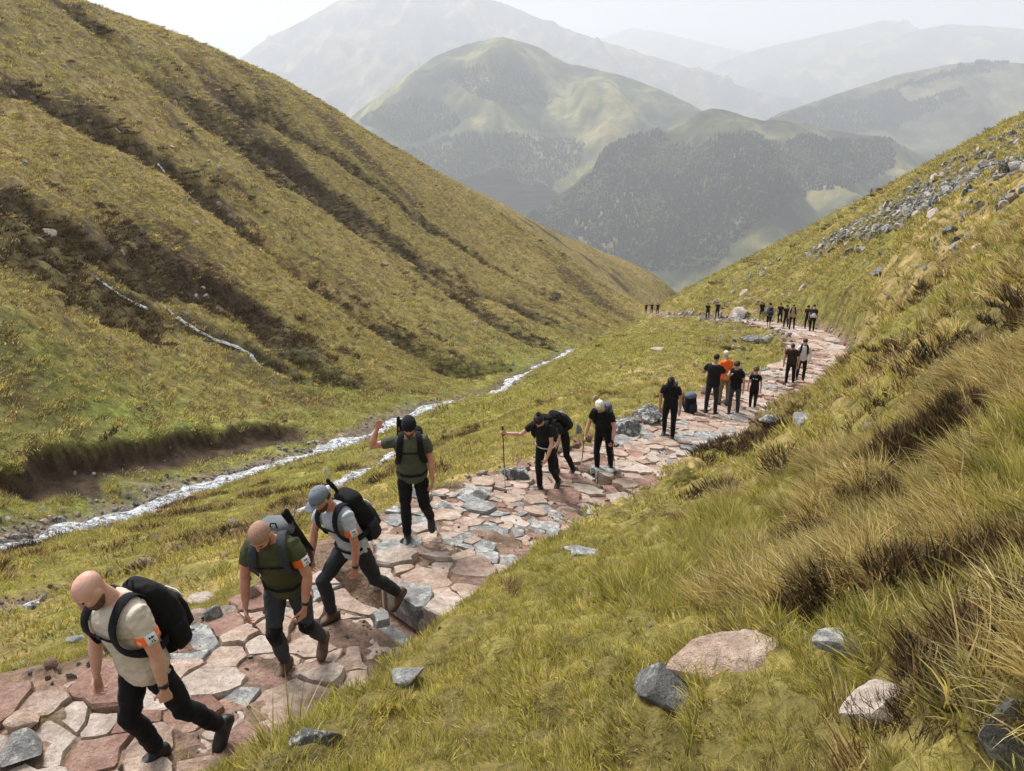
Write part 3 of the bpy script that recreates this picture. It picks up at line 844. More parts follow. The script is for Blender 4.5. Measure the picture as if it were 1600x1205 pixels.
def water(name, P, lift, mat, nacross=7, step=0.3, wmul=1.0, seed=0):
    s = np.concatenate([[0], np.cumsum(np.hypot(np.diff(P[:, 0]), np.diff(P[:, 1])))])
    n = max(5, int(s[-1] / step)); ts = np.linspace(0, s[-1], n)
    x, y, w = (np.interp(ts, s, P[:, k]) for k in (0, 1, 3))
    w = w * wmul * (1 + 0.6 * noise(ts / 1.7, ts * 0, seed)) * (1 + 0.4 * noise(ts / 0.5, ts * 0, seed + 1))
    x = x + 0.8 * wmul * noise(ts / 2.9, ts * 0, seed + 2); y = y + 0.2 * noise(ts / 2.1, ts * 0, seed + 3)
    tx, ty = np.gradient(x), np.gradient(y); l = np.hypot(tx, ty) + 1e-9; tx, ty = tx / l, ty / l
    a = np.linspace(-1, 1, nacross)
    X = x[:, None] - ty[:, None] * w[:, None] * a; Y = y[:, None] + tx[:, None] * w[:, None] * a
    Zc = gz(x, y)
    Z = 0.45 * gz(X.ravel(), Y.ravel()).reshape(X.shape) + 0.55 * Zc[:, None] + lift * (1 - 0.9 * np.abs(a)[None] ** 3) + 0.07 * wmul * fbm(X / 0.35, Y / 0.35, 3, seed + 4)
    o = mesh_np(name, np.stack([X.ravel(), Y.ravel(), Z.ravel()], 1), grid_faces(n, nacross), mat)
    tag(o, kind='structure')
    return o
water('stream', STREAM, 0.20, M_WATER, 9, 0.2, 0.66, 501)
water('brook', BROOK, 0.10, M_WATER, 6, 0.12, 0.62, 511)
for k, (pl, w) in enumerate([([(138,428),(160,438),(180,450),(212,466)], .12), ([(268,494),(300,517),(335,536),(362,548),(395,558),(415,573),(436,588)], .16), ([(185,205),(193,212)], .16), ([(250,262),(262,275)], .16)]):
    g = px_ground(pl, gz, 10)
    P = smooth_poly(np.hstack([g, np.full((len(g), 1), w)]), 5)
    water('waterfall', P, 0.16, M_FALL, 4, 0.3, 1.0, 520 + 10 * k)

# ------------------------------------------------------------------ far woods
def mat_leaf(name, stops, rough=0.8):
    m, nt, N, L, B = new_mat(name)
    oi = N.new('ShaderNodeObjectInfo')
    c = n_ramp(nt, oi.outputs['Random'], stops)
    L.new(c.outputs[0], B.inputs['Base Color']); B.inputs['Roughness'].default_value = rough; B.inputs['Specular IOR Level'].default_value = 0.1
    return m
M_CONIFER = mat_leaf('conifer_needles', [(0, (0.012, 0.020, 0.012)), (0.6, (0.020, 0.030, 0.016)), (1, (0.034, 0.044, 0.020))])
M_BROAD = mat_leaf('birch_leaves', [(0, (0.045, 0.055, 0.022)), (1, (0.11, 0.11, 0.045))])
def conifer_proto(seed):
    rs = np.random.default_rng(seed); V = []; Fc = []
    for tier, (z0, z1, r) in enumerate([(0.02, 0.55, 0.30), (0.3, 0.8, 0.22), (0.58, 1.0, 0.13)]):
        b = len(V); n = 7
        for k in range(n):
            a = 2 * math.pi * k / n + tier; q = r * rs.uniform(0.7, 1.25); V.append((q * math.cos(a), q * math.sin(a), z0 + rs.uniform(-.05, .05)))
        V.append((rs.normal() * 0.01, rs.normal() * 0.01, z1))
        for k in range(n): Fc.append((b + k, b + (k + 1) % n, b + n))
    me = bpy.data.meshes.new('conifer'); me.from_pydata(V, [], Fc); me.materials.append(M_CONIFER)
    return bpy.data.objects.new('conifer', me)
def broad_proto(seed):
    rs = np.random.default_rng(seed)
    bm = bmesh.new(); bmesh.ops.create_icosphere(bm, subdivisions=2, radius=0.42)
    for v in bm.verts: v.co = Vector(v.co) * float(rs.uniform(0.65, 1.3)); v.co.z = v.co.z * 0.95 + 0.5
    me = bpy.data.meshes.new('birch'); bm.to_mesh(me); bm.free(); me.materials.append(M_BROAD)
    return bpy.data.objects.new('birch', me)
def inside(px, py, poly):
    r = np.zeros(px.shape, bool); n = len(poly)
    for i in range(n):
        (x1, y1), (x2, y2) = poly[i], poly[(i + 1) % n]
        r ^= ((y1 > py) != (y2 > py)) & (px < (x2 - x1) * (py - y1) / (y2 - y1 + 1e-9) + x1)
    return r
def bearings(x, y, z):
    d = y * _cp - z * _sp
    return CX + F_PX * x / d, CY - F_PX * (y * _sp + z * _cp) / d
def wood(name, H, polys, spacing, hmin, hmax, broad=0.15, seed=0, thin=None):
    X, Y, Z = H; rs = np.random.default_rng(seed)
    nx, ny = X.shape
    dA = np.abs((X[1:, :-1] - X[:-1, :-1]) * (Y[:-1, 1:] - Y[:-1, :-1]))
    cnt = rs.poisson(dA / spacing ** 2)
    i, j = np.repeat(np.arange(nx - 1), (ny - 1)), np.tile(np.arange(ny - 1), nx - 1)
    i, j = np.repeat(i, cnt.ravel()), np.repeat(j, cnt.ravel())
    a, b = rs.random(len(i)), rs.random(len(i))
    def lerp(A): return (A[i, j] * (1 - a) + A[i + 1, j] * a) * (1 - b) + (A[i, j + 1] * (1 - a) + A[i + 1, j + 1] * a) * b
    x, y, z = lerp(X), lerp(Y), lerp(Z)
    u, v = bearings(x, y, z)
    w = 9 * fbm(x / 90., y / 90., 3, seed)
    keep = np.zeros(len(x), bool)
    for p in polys: keep |= inside(u + w, v + 0.7 * w, p)
    gap = fbm(x / 70., y / 70., 3, seed + 3)
    keep &= rs.random(len(x)) < np.clip(1.3 + gap * 1.2, 0.3, 1)
    x, y, z = x[keep], y[keep], z[keep]
    m = len(x)
    bsel = rs.random(m) < np.clip(broad + 1.6 * np.clip(fbm(x / 110., y / 110., 3, seed + 7), 0, 1), 0, 0.85) * (1 if broad > 0 else 0)
    idx = np.where(bsel, 3 + rs.integers(0, 2, m), rs.integers(0, 3, m))
    hgt = rs.uniform(hmin, hmax, m) * np.where(bsel, 0.75, 1.0)
    rot = np.stack([np.zeros(m), np.zeros(m), rs.uniform(0, 6.28, m)], 1)
    scatter(name, np.stack([x, y, z - 1], 1), rot, hgt, idx, [conifer_proto(1), conifer_proto(2), conifer_proto(3), broad_proto(4), broad_proto(5)])
wood('conifer_wood', H_KNOLL, [[(820,345),(868,318),(905,292),(930,262),(955,222),(1025,200),(1045,222),(1085,228),(1120,215),(1175,205),(1215,226),(1262,212),(1300,222),(1340,226),(1395,214),(1395,262),(1330,292),(1270,300),(1230,325),(1180,345),(1150,385),(1110,418),(900,440),(700,450)]], 7.6, 12, 20, 0.10, 611)
wood('hillside_wood', H_DOME, [[(600,245),(660,225),(720,205),(790,208),(850,215),(912,222),(900,262),(850,300),(770,330),(600,330)], [(560,190),(640,150),(700,165),(720,195),(640,225)], [(700,120),(760,95),(840,120),(860,160),(800,165),(740,150)]], 8.5, 11, 17, 0.08, 621)
wood('ridge_wood', H_RIGHT, [[(1200,190),(1260,172),(1350,150),(1450,120),(1540,96),(1545,112),(1450,128),(1400,140),(1420,160),(1500,135),(1512,150),(1440,185),(1390,206),(1300,206),(1210,205)], [(1520,92),(1580,96),(1575,104),(1520,106)]], 9.5, 14, 22, 0.0, 631)
# ------------------------------------------------------------------ turf, tussocks, heather, stones
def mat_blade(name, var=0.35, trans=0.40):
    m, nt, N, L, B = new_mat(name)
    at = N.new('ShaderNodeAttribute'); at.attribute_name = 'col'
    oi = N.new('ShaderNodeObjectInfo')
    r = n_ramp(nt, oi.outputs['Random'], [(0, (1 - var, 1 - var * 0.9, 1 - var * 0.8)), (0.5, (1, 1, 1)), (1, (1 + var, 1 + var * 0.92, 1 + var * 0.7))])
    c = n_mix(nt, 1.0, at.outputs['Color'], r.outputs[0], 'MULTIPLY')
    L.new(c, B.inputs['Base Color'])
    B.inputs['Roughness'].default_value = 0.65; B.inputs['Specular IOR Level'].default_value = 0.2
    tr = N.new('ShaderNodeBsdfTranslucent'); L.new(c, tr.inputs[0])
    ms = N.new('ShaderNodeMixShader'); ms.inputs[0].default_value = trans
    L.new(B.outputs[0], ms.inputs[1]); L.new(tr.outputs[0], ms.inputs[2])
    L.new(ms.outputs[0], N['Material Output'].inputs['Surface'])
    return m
M_BLADE = mat_blade('grass_blades'); M_HEATH = mat_blade('heather_stems', 0.3, 0.05)
STRAW = [(0.70, 0.56, 0.25), (0.62, 0.48, 0.19), (0.56, 0.42, 0.145), (0.76, 0.64, 0.34)]
GREEN = [(0.30, 0.285, 0.058), (0.23, 0.245, 0.050), (0.38, 0.33, 0.08), (0.44, 0.365, 0.105)]
LIME = [(0.52, 0.48, 0.085), (0.60, 0.52, 0.12), (0.43, 0.43, 0.075)]
BROWN = [(0.22, 0.125, 0.05), (0.16, 0.095, 0.042), (0.28, 0.17, 0.065)]
DEEP = [(0.055, 0.038, 0.022), (0.075, 0.05, 0.026), (0.045, 0.034, 0.02), (0.09, 0.075, 0.03)]
def tuft(seed, n, rad, len_lo, len_hi, wid, palettes, lean=0.35, comb=0.5, curl=1.0, seg=3, mat=None, up=1.0):
    """a clump of separate curved blades; comb pulls them over towards +x"""
    rs = np.random.default_rng(seed); V, Fc, C = [], [], []
    for b in range(n):
        a = rs.uniform(0, 6.283); q = rad * math.sqrt(rs.random())
        p = np.array([q * math.cos(a), q * math.sin(a), -0.03])
        oa = a + rs.normal() * 0.7
        d = np.array([math.cos(oa) * lean * rs.uniform(0.3, 1.3) + comb * rs.uniform(0.2, 1.2), math.sin(oa) * lean * rs.uniform(0.3, 1.3), up])
        d /= np.linalg.norm(d)
        Ln = rs.uniform(len_lo, len_hi); w = wid * rs.uniform(0.7, 1.3)
        pal = palettes[int(rs.integers(len(palettes)))]; col = np.array(pal[int(rs.integers(len(pal)))]) * rs.uniform(0.8, 1.2)
        side = np.cross(d, [rs.normal(), rs.normal(), 0.3]); side /= np.linalg.norm(side) + 1e-9
        base = len(V); st = Ln / seg
        bend = np.array([math.cos(oa) * 0.5 + comb, math.sin(oa) * 0.5, -0.75]) * curl * rs.uniform(0.15, 0.55)
        for k in range(seg + 1):
            ww = w * (1 - (k / seg) ** 1.6) * 0.5
            if k < seg:
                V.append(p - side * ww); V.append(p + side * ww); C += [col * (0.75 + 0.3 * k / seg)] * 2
                if k: Fc.append((base + 2 * k - 2, base + 2 * k - 1, base + 2 * k + 1, base + 2 * k))
            else:
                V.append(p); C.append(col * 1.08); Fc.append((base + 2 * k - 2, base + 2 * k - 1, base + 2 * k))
            p = p + d * st
            d = d + bend / seg * 1.6; d /= np.linalg.norm(d)
    me = bpy.data.meshes.new('tuft'); me.from_pydata([tuple(v) for v in V], [], Fc)
    at = me.color_attributes.new('col', 'FLOAT_COLOR', 'POINT')
    c4 = np.ones((len(V), 4), np.float32); c4[:, :3] = np.array(C); at.data.foreach_set('color', c4.ravel())
    me.materials.append(mat or M_BLADE)
    me.polygons.foreach_set('use_smooth', np.ones(len(me.polygons), bool))
    return bpy.data.objects.new('tuft', me)
def heather_tuft(seed, n, rad, h, wid):
    """dark twiggy cushion"""
    return tuft(seed, n, rad, h * 0.5, h, wid, [DEEP, DEEP, BROWN], lean=1.0, comb=0.05, curl=0.4, seg=2, mat=M_HEATH, up=1.0)

def sample_ring(rs, r0, r1, dens, th=40):
    """uniform random ground points with r in r0..r1 and bearing within +-th degrees"""
    A = math.radians(2 * th) / 2 * (r1 * r1 - r0 * r0); n = int(A * dens)
    r = np.sqrt(rs.uniform(r0 * r0, r1 * r1, n)); t = np.radians(rs.uniform(-th, th, n))
    return r * np.sin(t), r * np.cos(t)
def downslope(x, y, e=0.5):
    return np.arctan2(-(gz(x, y + e) - gz(x, y - e)), -(gz(x + e, y) - gz(x - e, y)))
def ground_masks(x, y):
    mk = {}; height(x, y, False, mk)
    d, par, side = poly_dist(x, y, PATH); mk['uphill'] = (side < 0) & (x > -6)
    ds, p2, s2 = poly_dist(x, y, STREAM); mk['opp'] = ds * s2
    return mk
def far_from_rocks(x, y):
    ok = np.ones(len(x), bool)
    for o in ROCKS:
        sx = o.dimensions
        ok &= np.hypot(x - o.location.x, y - o.location.y) > 0.27 * max(sx.x, sx.y)
    return ok
bpy.context.view_layer.update()
ROCKS = [o for o in COL.objects if o.get('category') == 'rock']

# kinds of near grass
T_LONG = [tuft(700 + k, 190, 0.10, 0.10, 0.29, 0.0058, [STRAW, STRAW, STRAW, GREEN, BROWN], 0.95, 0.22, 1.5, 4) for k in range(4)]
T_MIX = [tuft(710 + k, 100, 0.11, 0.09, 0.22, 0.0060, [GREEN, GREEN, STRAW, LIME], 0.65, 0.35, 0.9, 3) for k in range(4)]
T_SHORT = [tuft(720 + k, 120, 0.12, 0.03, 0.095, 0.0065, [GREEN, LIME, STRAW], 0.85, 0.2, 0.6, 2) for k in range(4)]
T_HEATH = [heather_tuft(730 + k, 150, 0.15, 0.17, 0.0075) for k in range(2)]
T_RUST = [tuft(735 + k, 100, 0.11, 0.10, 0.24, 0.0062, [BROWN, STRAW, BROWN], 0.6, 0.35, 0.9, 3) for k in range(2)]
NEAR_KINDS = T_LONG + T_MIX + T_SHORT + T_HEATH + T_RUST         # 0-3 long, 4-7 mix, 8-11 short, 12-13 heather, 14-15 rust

HEATHS = [(px_ground([(u, v)], gz, 1.5)[0], s) for u, v, s in [(1180,700,70),(1240,730,60),(1120,770,60),(1215,680,50),(1010,800,60),(1050,815,40),(1240,855,55),(1200,890,40),(1440,710,75),(1400,760,50),(1500,690,60),(1330,560,70),(1420,540,60),(1540,520,80),(1480,600,50),(1290,640,45),(1350,655,40),(1100,830,30),(1280,950,40),(1130,1000,30),(1560,1010,70),(1480,1040,40),(940,790,40),(880,830,35),(1570,880,60)]]
def heath_patches(x, y):
    h = np.zeros(len(x))
    for p, s in HEATHS:
        w = s * np.linalg.norm(p) / F_PX
        h = np.maximum(h, np.exp(-((x - p[0]) ** 2 + ((y - p[1]) / 1.5) ** 2) / w ** 2))
    return h
def place_turf(name, r0, r1, dens, seed, kinds, smin, smax, th=40):
    rs = np.random.default_rng(seed)
    x, y = sample_ring(rs, r0, r1, dens, th)
    mk = ground_masks(x, y)
    r = np.hypot(x, y)
    ok = (mk['pd'] > 0.0 + 0.12 * rs.random(len(x))) & (mk['sd'] > 1.15 + 0.5 * rs.random(len(x))) & (mk['bd'] > 0.38) & (mk['peat'] < 0.35) & far_from_rocks(x, y)
    x, y = x[ok], y[ok]; mk = {k: v[ok] for k, v in mk.items()}; r = r[ok]
    m = len(x)
    up = mk['uphill']
    # how long and dry the growth is, by place: clumps of straw tussock over short turf
    clump = fbm(x / 0.55, y / 0.55, 2, 803) * np.where(r > 30, 0.6, 1.0)
    long_ = 0.34 * up + 1.0 * fbm(x / 2.6, y / 2.6, 3, 801) + 0.35 * sstep(-0.5, 4, x - 0.25 * y) * up - 1.6 * sstep(1.3, 0.0, x - 0.28 * (y - 3.5)) * (r < 12)
    long_ = np.where(up, long_, long_ * 0.6 - 0.45) + 0.9 * clump
    heat = np.where(r < 30, 1.0 * fbm(x / 1.15, y / 1.15, 3, 811) + 0.3 * fbm(x / 5., y / 5., 2, 812), fbm(x / 2.2, y / 2.2, 3, 811) + 0.6 * fbm(x / 7., y / 7., 2, 812)) + mk['heather'] * 1.3 + 0.16 * up * sstep(6, 10, r) * sstep(30, 20, r) - 0.25 * (r > 30) - 0.12 * sstep(5.5, 4.0, r) + 0.62 * np.clip(fbm(x / 0.9, y / 0.9, 2, 815), -0.5, 1) * up * (r < 30) - 0.35 * clump * up * (r < 30) - 0.4 * sstep(0.6, -0.4, x - 0.28 * (y - 3.5)) * (r < 12)
    heat = heat + np.where(r < 30, -0.22 + 0.95 * heath_patches(x, y), 0) * up
    q = rs.random(m)
    k = np.where(long_ > 0.45 + 0.25 * q, rs.integers(0, 4, m), np.where(long_ + 0.35 * q > 0.12, rs.integers(4, 8, m), rs.integers(8, 12, m)))
    hq = (heat > 0.40 + 0.1 * q) & (mk['pd'] > 0.3)
    k = np.where(hq, np.where(rs.random(m) < 0.55 + (heat - 0.5), rs.integers(12, 14, m), rs.integers(14, 16, m)), k)
    k = np.where((~hq) & (heat > 0.26) & (rs.random(m) < 0.45), rs.integers(14, 16, m), k)
    opp = mk['opp'] > 3
    q2 = rs.random(m)
    k = np.where(opp & (k < 12) & (q2 < 0.32), rs.integers(14, 16, m), np.where(opp & (k < 12) & (q2 < 0.60), rs.integers(0, 4, m), k))
    rot = np.stack([rs.normal(size=m) * 0.15, rs.normal(size=m) * 0.15, np.where(rs.random(m) < 0.45, rs.uniform(0, 6.28, m), downslope(x, y) + rs.normal(size=m) * 0.9 + 1.2 * fbm(x / 0.8, y / 0.8, 2, 841))], 1)
    s = rs.uniform(smin, smax, m) * (0.85 + 0.5 * np.clip(clump, -0.6, 1))
    edge = sstep(0.0, 0.5, mk['pd']); s = s * (0.5 + 0.5 * edge)
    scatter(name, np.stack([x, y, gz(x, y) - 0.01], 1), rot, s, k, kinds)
    return m
n1 = place_turf('near_grass', 1.2, 8.5, 150, 901, NEAR_KINDS, 0.7, 1.25, 56)
# coarser clumps farther away
M1 = [tuft(750 + k, 90, 0.15, 0.09, 0.27, 0.012, [STRAW, STRAW, STRAW, GREEN, BROWN], 0.95, 0.2, 1.5, 3) for k in range(4)]
M2 = [tuft(760 + k, 60, 0.18, 0.07, 0.19, 0.014, [GREEN, LIME, STRAW], 0.75, 0.3, 0.9, 2) for k in range(4)]
M3 = [tuft(770 + k, 60, 0.20, 0.03, 0.10, 0.016, [GREEN, LIME, STRAW], 0.9, 0.2, 0.5, 2) for k in range(4)]
M4 = [heather_tuft(780 + k, 80, 0.24, 0.20, 0.016) for k in range(2)]
M5 = [tuft(785 + k, 60, 0.18, 0.09, 0.24, 0.015, [BROWN, STRAW, BROWN], 0.65, 0.35, 0.9, 2) for k in range(2)]
n2 = place_turf('middle_grass', 8.5, 30, 26, 902, M1 + M2 + M3 + M4 + M5, 0.75, 1.35)
F1 = [tuft(790 + k, 60, 0.46, 0.10, 0.30, 0.04, [STRAW, GREEN, GREEN], 0.9, 0.3, 1.0, 2) for k in range(4)]
F2 = [tuft(800 + k, 60, 0.48, 0.08, 0.24, 0.042, [GREEN, LIME, STRAW], 1.0, 0.25, 0.8, 2) for k in range(4)]
F3 = [tuft(810 + k, 60, 0.50, 0.05, 0.17, 0.045, [GREEN, LIME, STRAW], 1.1, 0.2, 0.6, 2) for k in range(4)]
F4 = [heather_tuft(820 + k, 90, 0.55, 0.30, 0.04) for k in range(2)]
F5 = [tuft(825 + k, 60, 0.48, 0.08, 0.25, 0.042, [BROWN, STRAW, BROWN], 0.9, 0.3, 0.8, 2) for k in range(2)]
n4 = place_turf('distant_clumps', 95, 250, 1.1, 904, [o.copy() for o in F1 + F2 + F3 + F4 + F5], 1.1, 2.0, 36)
n3 = place_turf('far_grass', 30, 95, 4.5, 903, F1 + F2 + F3 + F4 + F5, 0.7, 1.25)
# tufts growing in the joints and on the edges of the paving
rs = np.random.default_rng(931)
jx, jy = sample_ring(rs, 3.5, 16, 20, 40); jm = ground_masks(jx, jy); jk = (jm['pd'] < 0.02) & (jm['pd'] > -1.3) & (fbm(jx / 0.8, jy / 0.8, 2, 835) > 0.12 - 0.4 * sstep(-0.45, 0, jm['pd']))
jx, jy = jx[jk], jy[jk]; m = len(jx)
scatter('joint_grass', np.stack([jx, jy, gz(jx, jy) - 0.01], 1), np.stack([rs.normal(size=m) * .2, rs.normal(size=m) * .2, rs.uniform(0, 6.28, m)], 1), rs.uniform(.3, .62, m), rs.integers(0, 4, m), [tuft(836 + k, 70, 0.10, 0.05, 0.14, 0.007, [GREEN, LIME, STRAW], 0.7, 0.0, 0.7, 2) for k in range(4)])

# loose stones
def pebble_protos(tagname, n=6, seed=0, mats=None):
    out = []
    for k in range(n):
        me = rock_mesh(tagname, seed + k, 0.5, 0.42, 0.34, (mats or (M_GREY, M_PALE, M_PINK, M_LICHEN, M_GREY, M_ROSE))[k % 6], 2, 12)
        out.append(bpy.data.objects.new(tagname, me))
    return out
rs = np.random.default_rng(78)
def along(P, n, spread, smin, smax):
    t = rs.uniform(0, len(P) - 1.001, n); i = t.astype(int); f = t - i
    x = P[i, 0] * (1 - f) + P[i + 1, 0] * f + rs.normal(size=n) * spread; y = P[i, 1] * (1 - f) + P[i + 1, 1] * f + rs.normal(size=n) * spread
    return x, y, smin + (smax - smin) * rs.random(n) ** 2.5
def stones_at(name, sets, seed, sink=0.1, mats=None):
    x = np.concatenate([q[0] for q in sets]); y = np.concatenate([q[1] for q in sets]); s = np.concatenate([q[2] for q in sets])
    m = len(x)
    rot = rs.uniform(0, 6.28, (m, 3)) * np.array([0.25, 0.25, 1])
    scatter(name, np.stack([x, y, gz(x, y) + s * sink], 1), rot, np.stack([s * rs.uniform(.8, 1.5, m), s, s * rs.uniform(.6, 1.1, m)], 1), rs.integers(0, 6, m), pebble_protos(name, 6, seed, mats))
stones_at('stream_stones', [along(STREAM, 3200, 0.8, 0.05, 0.38), along(BROOK, 2400, 0.36, 0.025, 0.16)], 940)
def edge_stones(n, off0, off1, smin, smax, side, smx=60):
    s = rs.uniform(0, PS[-1] * 0.75, n) ** 1.0
    x, y, z, w = (np.interp(s, PS, PATH[:, k]) for k in range(4)); e = 0.3
    tx, ty = np.interp(s + e, PS, PATH[:, 0]) - np.interp(s - e, PS, PATH[:, 0]), np.interp(s + e, PS, PATH[:, 1]) - np.interp(s - e, PS, PATH[:, 1])
    l = np.hypot(tx, ty); o = side * (w + rs.uniform(off0, off1, n))
    return x - ty / l * o, y + tx / l * o, smin + (smax - smin) * rs.random(n) ** 2
stones_at('path_grit', [edge_stones(5200, -2.4, 0.35, 0.012, 0.075, 1)], 945, 0.2)
stones_at('path_edge_stones', [edge_stones(420, -0.1, 0.35, 0.06, 0.42, 1), edge_stones(240, 0.2, 0.9, 0.05, 0.30, 1), edge_stones(260, -0.1, 0.25, 0.06, 0.36, -1)], 950)
def field(r0, r1, n, smin, smax, th0=-38, th1=38):
    r = np.sqrt(rs.uniform(r0 * r0, r1 * r1, n)); t = np.radians(rs.uniform(th0, th1, n)); x, y = r * np.sin(t), r * np.cos(t)
    return x, y, smin + (smax - smin) * rs.random(n) ** 4
stones_at('scattered_stones', [field(4, 16, 160, 0.04, 0.22), field(16, 60, 1300, 0.08, 0.42), field(60, 200, 1500, 0.2, 1.0)], 960, 0.05)
# scree fan on the right-hand slope
def band(pl, n, spread, smin, smax):
    g = px_ground(pl, gz, 5); t = rs.uniform(0, len(g) - 1.001, n); i = t.astype(int); f = (t - i)[:, None]
    p = g[i] * (1 - f) + g[i + 1] * f
    return p[:, 0] + rs.normal(size=n) * spread, p[:, 1] + rs.normal(size=n) * spread * 1.5, smin + (smax - smin) * rs.random(n) ** 2.5
stones_at('scree', [band([(1285,382),(1340,358),(1400,338),(1450,312),(1500,290),(1560,270),(1620,248)], 2300, 1.0, 0.2, .95),
                    band([(1320,335),(1380,318),(1450,290),(1520,262),(1600,210)], 260, 1.2, 0.2, .8),
                    band([(1440,290),(1520,245),(1600,195)], 110, 1.0, 0.2, .8),
                    band([(1540,305),(1580,295),(1620,285)], 70, 0.8, 0.2, 0.9), band([(1470,382),(1550,372)], 16, 0.6, .2, .6),
                    band([(1170,425),(1210,430),(1190,415)], 40, 1.6, 0.3, 1.4), band([(1050,492),(1110,487),(1170,485),(1230,487)], 110, 1.3, 0.25, 1.3),
                    band([(1140,500),(1170,520),(1140,535),(1190,560),(1185,590)], 60, 0.9, 0.15, 0.7)], 970, 0.1, (M_GREY, M_LICHEN, M_DARK, M_GREY, M_LICHEN, M_PALE))
rush = tuft(990, 520, 0.20, 0.30, 0.62, 0.010, [BROWN, BROWN, STRAW, DEEP], 0.55, 0.1, 0.7, 4)
rush.name = 'rush_clump'; rush.location = at_px(438, 838); link(rush)
tag(rush, 'tall rust-brown clump of rushes beside the brook behind the olive-shirted man', 'plant')
# ------------------------------------------------------------------ people
def mat_skin(name, col):
    m, nt, N, L, B = new_mat(name)
    n = n_noise(nt, 9.0, 4, 0.6); n2 = n_noise(nt, 60.0, 3, 0.6)
    r = n_ramp(nt, n.outputs['Fac'], [(0.3, tuple(c * f for c, f in zip(col, (0.92, 0.70, 0.64)))), (0.7, tuple(c * f for c, f in zip(col, (1.08, 1.08, 1.08))))])
    L.new(r.outputs[0], B.inputs['Base Color'])
    B.inputs['Roughness'].default_value = 0.5; B.inputs['Specular IOR Level'].default_value = 0.35
    B.inputs['Subsurface Weight'].default_value = 0.12; B.inputs['Subsurface Radius'].default_value = (0.012, 0.005, 0.003); B.inputs['Subsurface Scale'].default_value = 0.5
    L.new(n_bump(nt, n2.outputs['Fac'], 0.25, 0.002), B.inputs['Normal'])
    return m
def mat_cloth(name, col, rough=0.88, bump=0.012, scale=11.0, weave=True):
    m, nt, N, L, B = new_mat(name)
    n = n_noise(nt, scale, 4, 0.55, stretch=(1.0, 1.0, 1.9)); n2 = n_noise(nt, scale * 0.4, 3, 0.6)
    r = n_ramp(nt, n2.outputs['Fac'], [(0.3, tuple(c * 0.82 for c in col)), (0.7, tuple(min(1, c * 1.15) for c in col))])
    L.new(r.outputs[0], B.inputs['Base Color'])
    B.inputs['Roughness'].default_value = rough; B.inputs['Specular IOR Level'].default_value = 0.18
    B.inputs['Sheen Weight'].default_value = 0.02
    L.new(n_bump(nt, n.outputs['Fac'], 0.85, bump), B.inputs['Normal'])
    return m
SKIN = {'fair': mat_skin('fair_skin', (0.56, 0.35, 0.265)), 'ruddy': mat_skin('ruddy_skin', (0.50, 0.27, 0.19)), 'tan': mat_skin('tan_skin', (0.42, 0.255, 0.175))}
_cl = {}
def cloth(nm, col, **k):
    if nm not in _cl: _cl[nm] = mat_cloth(nm, col, **k)
    return _cl[nm]
BLACK = cloth('black_cloth', (0.008, 0.008, 0.009)); BLACK_T = cloth('black_jersey', (0.011, 0.011, 0.013))
CHAR = cloth('charcoal_cloth', (0.024, 0.026, 0.030)); SLATE = cloth('slate_cloth', (0.045, 0.050, 0.058))
BEIGE = cloth('beige_jersey', (0.52, 0.455, 0.365)); OLIVE = cloth('olive_jersey', (0.070, 0.074, 0.032)); MOSS = cloth('moss_jersey', (0.072, 0.078, 0.050))
PALEGREY = cloth('pale_grey_jersey', (0.42, 0.445, 0.48)); WHITE = cloth('white_cloth', (0.70, 0.71, 0.73)); CAPGREY = cloth('grey_cap_cloth', (0.17, 0.19, 0.215))
ORANGE = cloth('orange_cloth', (0.85, 0.145, 0.025), bump=0.004); BLUEGREY = cloth('blue_grey_cloth', (0.10, 0.135, 0.19)); KHAKI = cloth('khaki_cloth', (0.20, 0.155, 0.08))
SAND = cloth('sand_cloth', (0.36, 0.31, 0.22)); GREYPACK = cloth('grey_pack_cloth', (0.15, 0.165, 0.17)); BROWNLEATHER = mat_plain('brown_leather', (0.085, 0.050, 0.026), 0.6, 0.3, 20, 0.3, 0.004)
BLACKLEATHER = mat_plain('black_leather', (0.014, 0.014, 0.015), 0.5, 0.35, 20, 0.3, 0.003); RUBBER = mat_plain('black_rubber', (0.02, 0.02, 0.02), 0.8)
HAIR_DARK = mat_plain('dark_hair', (0.022, 0.014, 0.009), 0.6, 0.3, 45, 0.5, 0.006, 60); HAIR_BROWN = mat_plain('brown_hair', (0.055, 0.032, 0.018), 0.6, 0.3, 45, 0.5, 0.006, 60)
HAIR_WHITE = mat_plain('white_hair', (0.62, 0.58, 0.50), 0.6, 0.3, 45, 0.2, 0.006, 60); STUBBLE = mat_plain('beard_hair', (0.105, 0.060, 0.038), 0.8, 0.15, 60, 0.5, 0.004, 90)
CROP = mat_plain('cropped_hair', (0.34, 0.205, 0.145), 0.8, 0.15, 60, 0.3, 0.002, 120)
METAL = mat_plain('pole_metal', (0.35, 0.36, 0.38), 0.35, 0.5, metallic=0.9); EYE = mat_plain('eye_dark', (0.02, 0.015, 0.012), 0.3)
INK = mat_plain('black_print', (0.02, 0.02, 0.02), 0.7); WATCH = mat_plain('black_watch', (0.012, 0.012, 0.013), 0.35, 0.5); REFLECT = mat_plain('silver_trim', (0.62, 0.64, 0.66), 0.4)

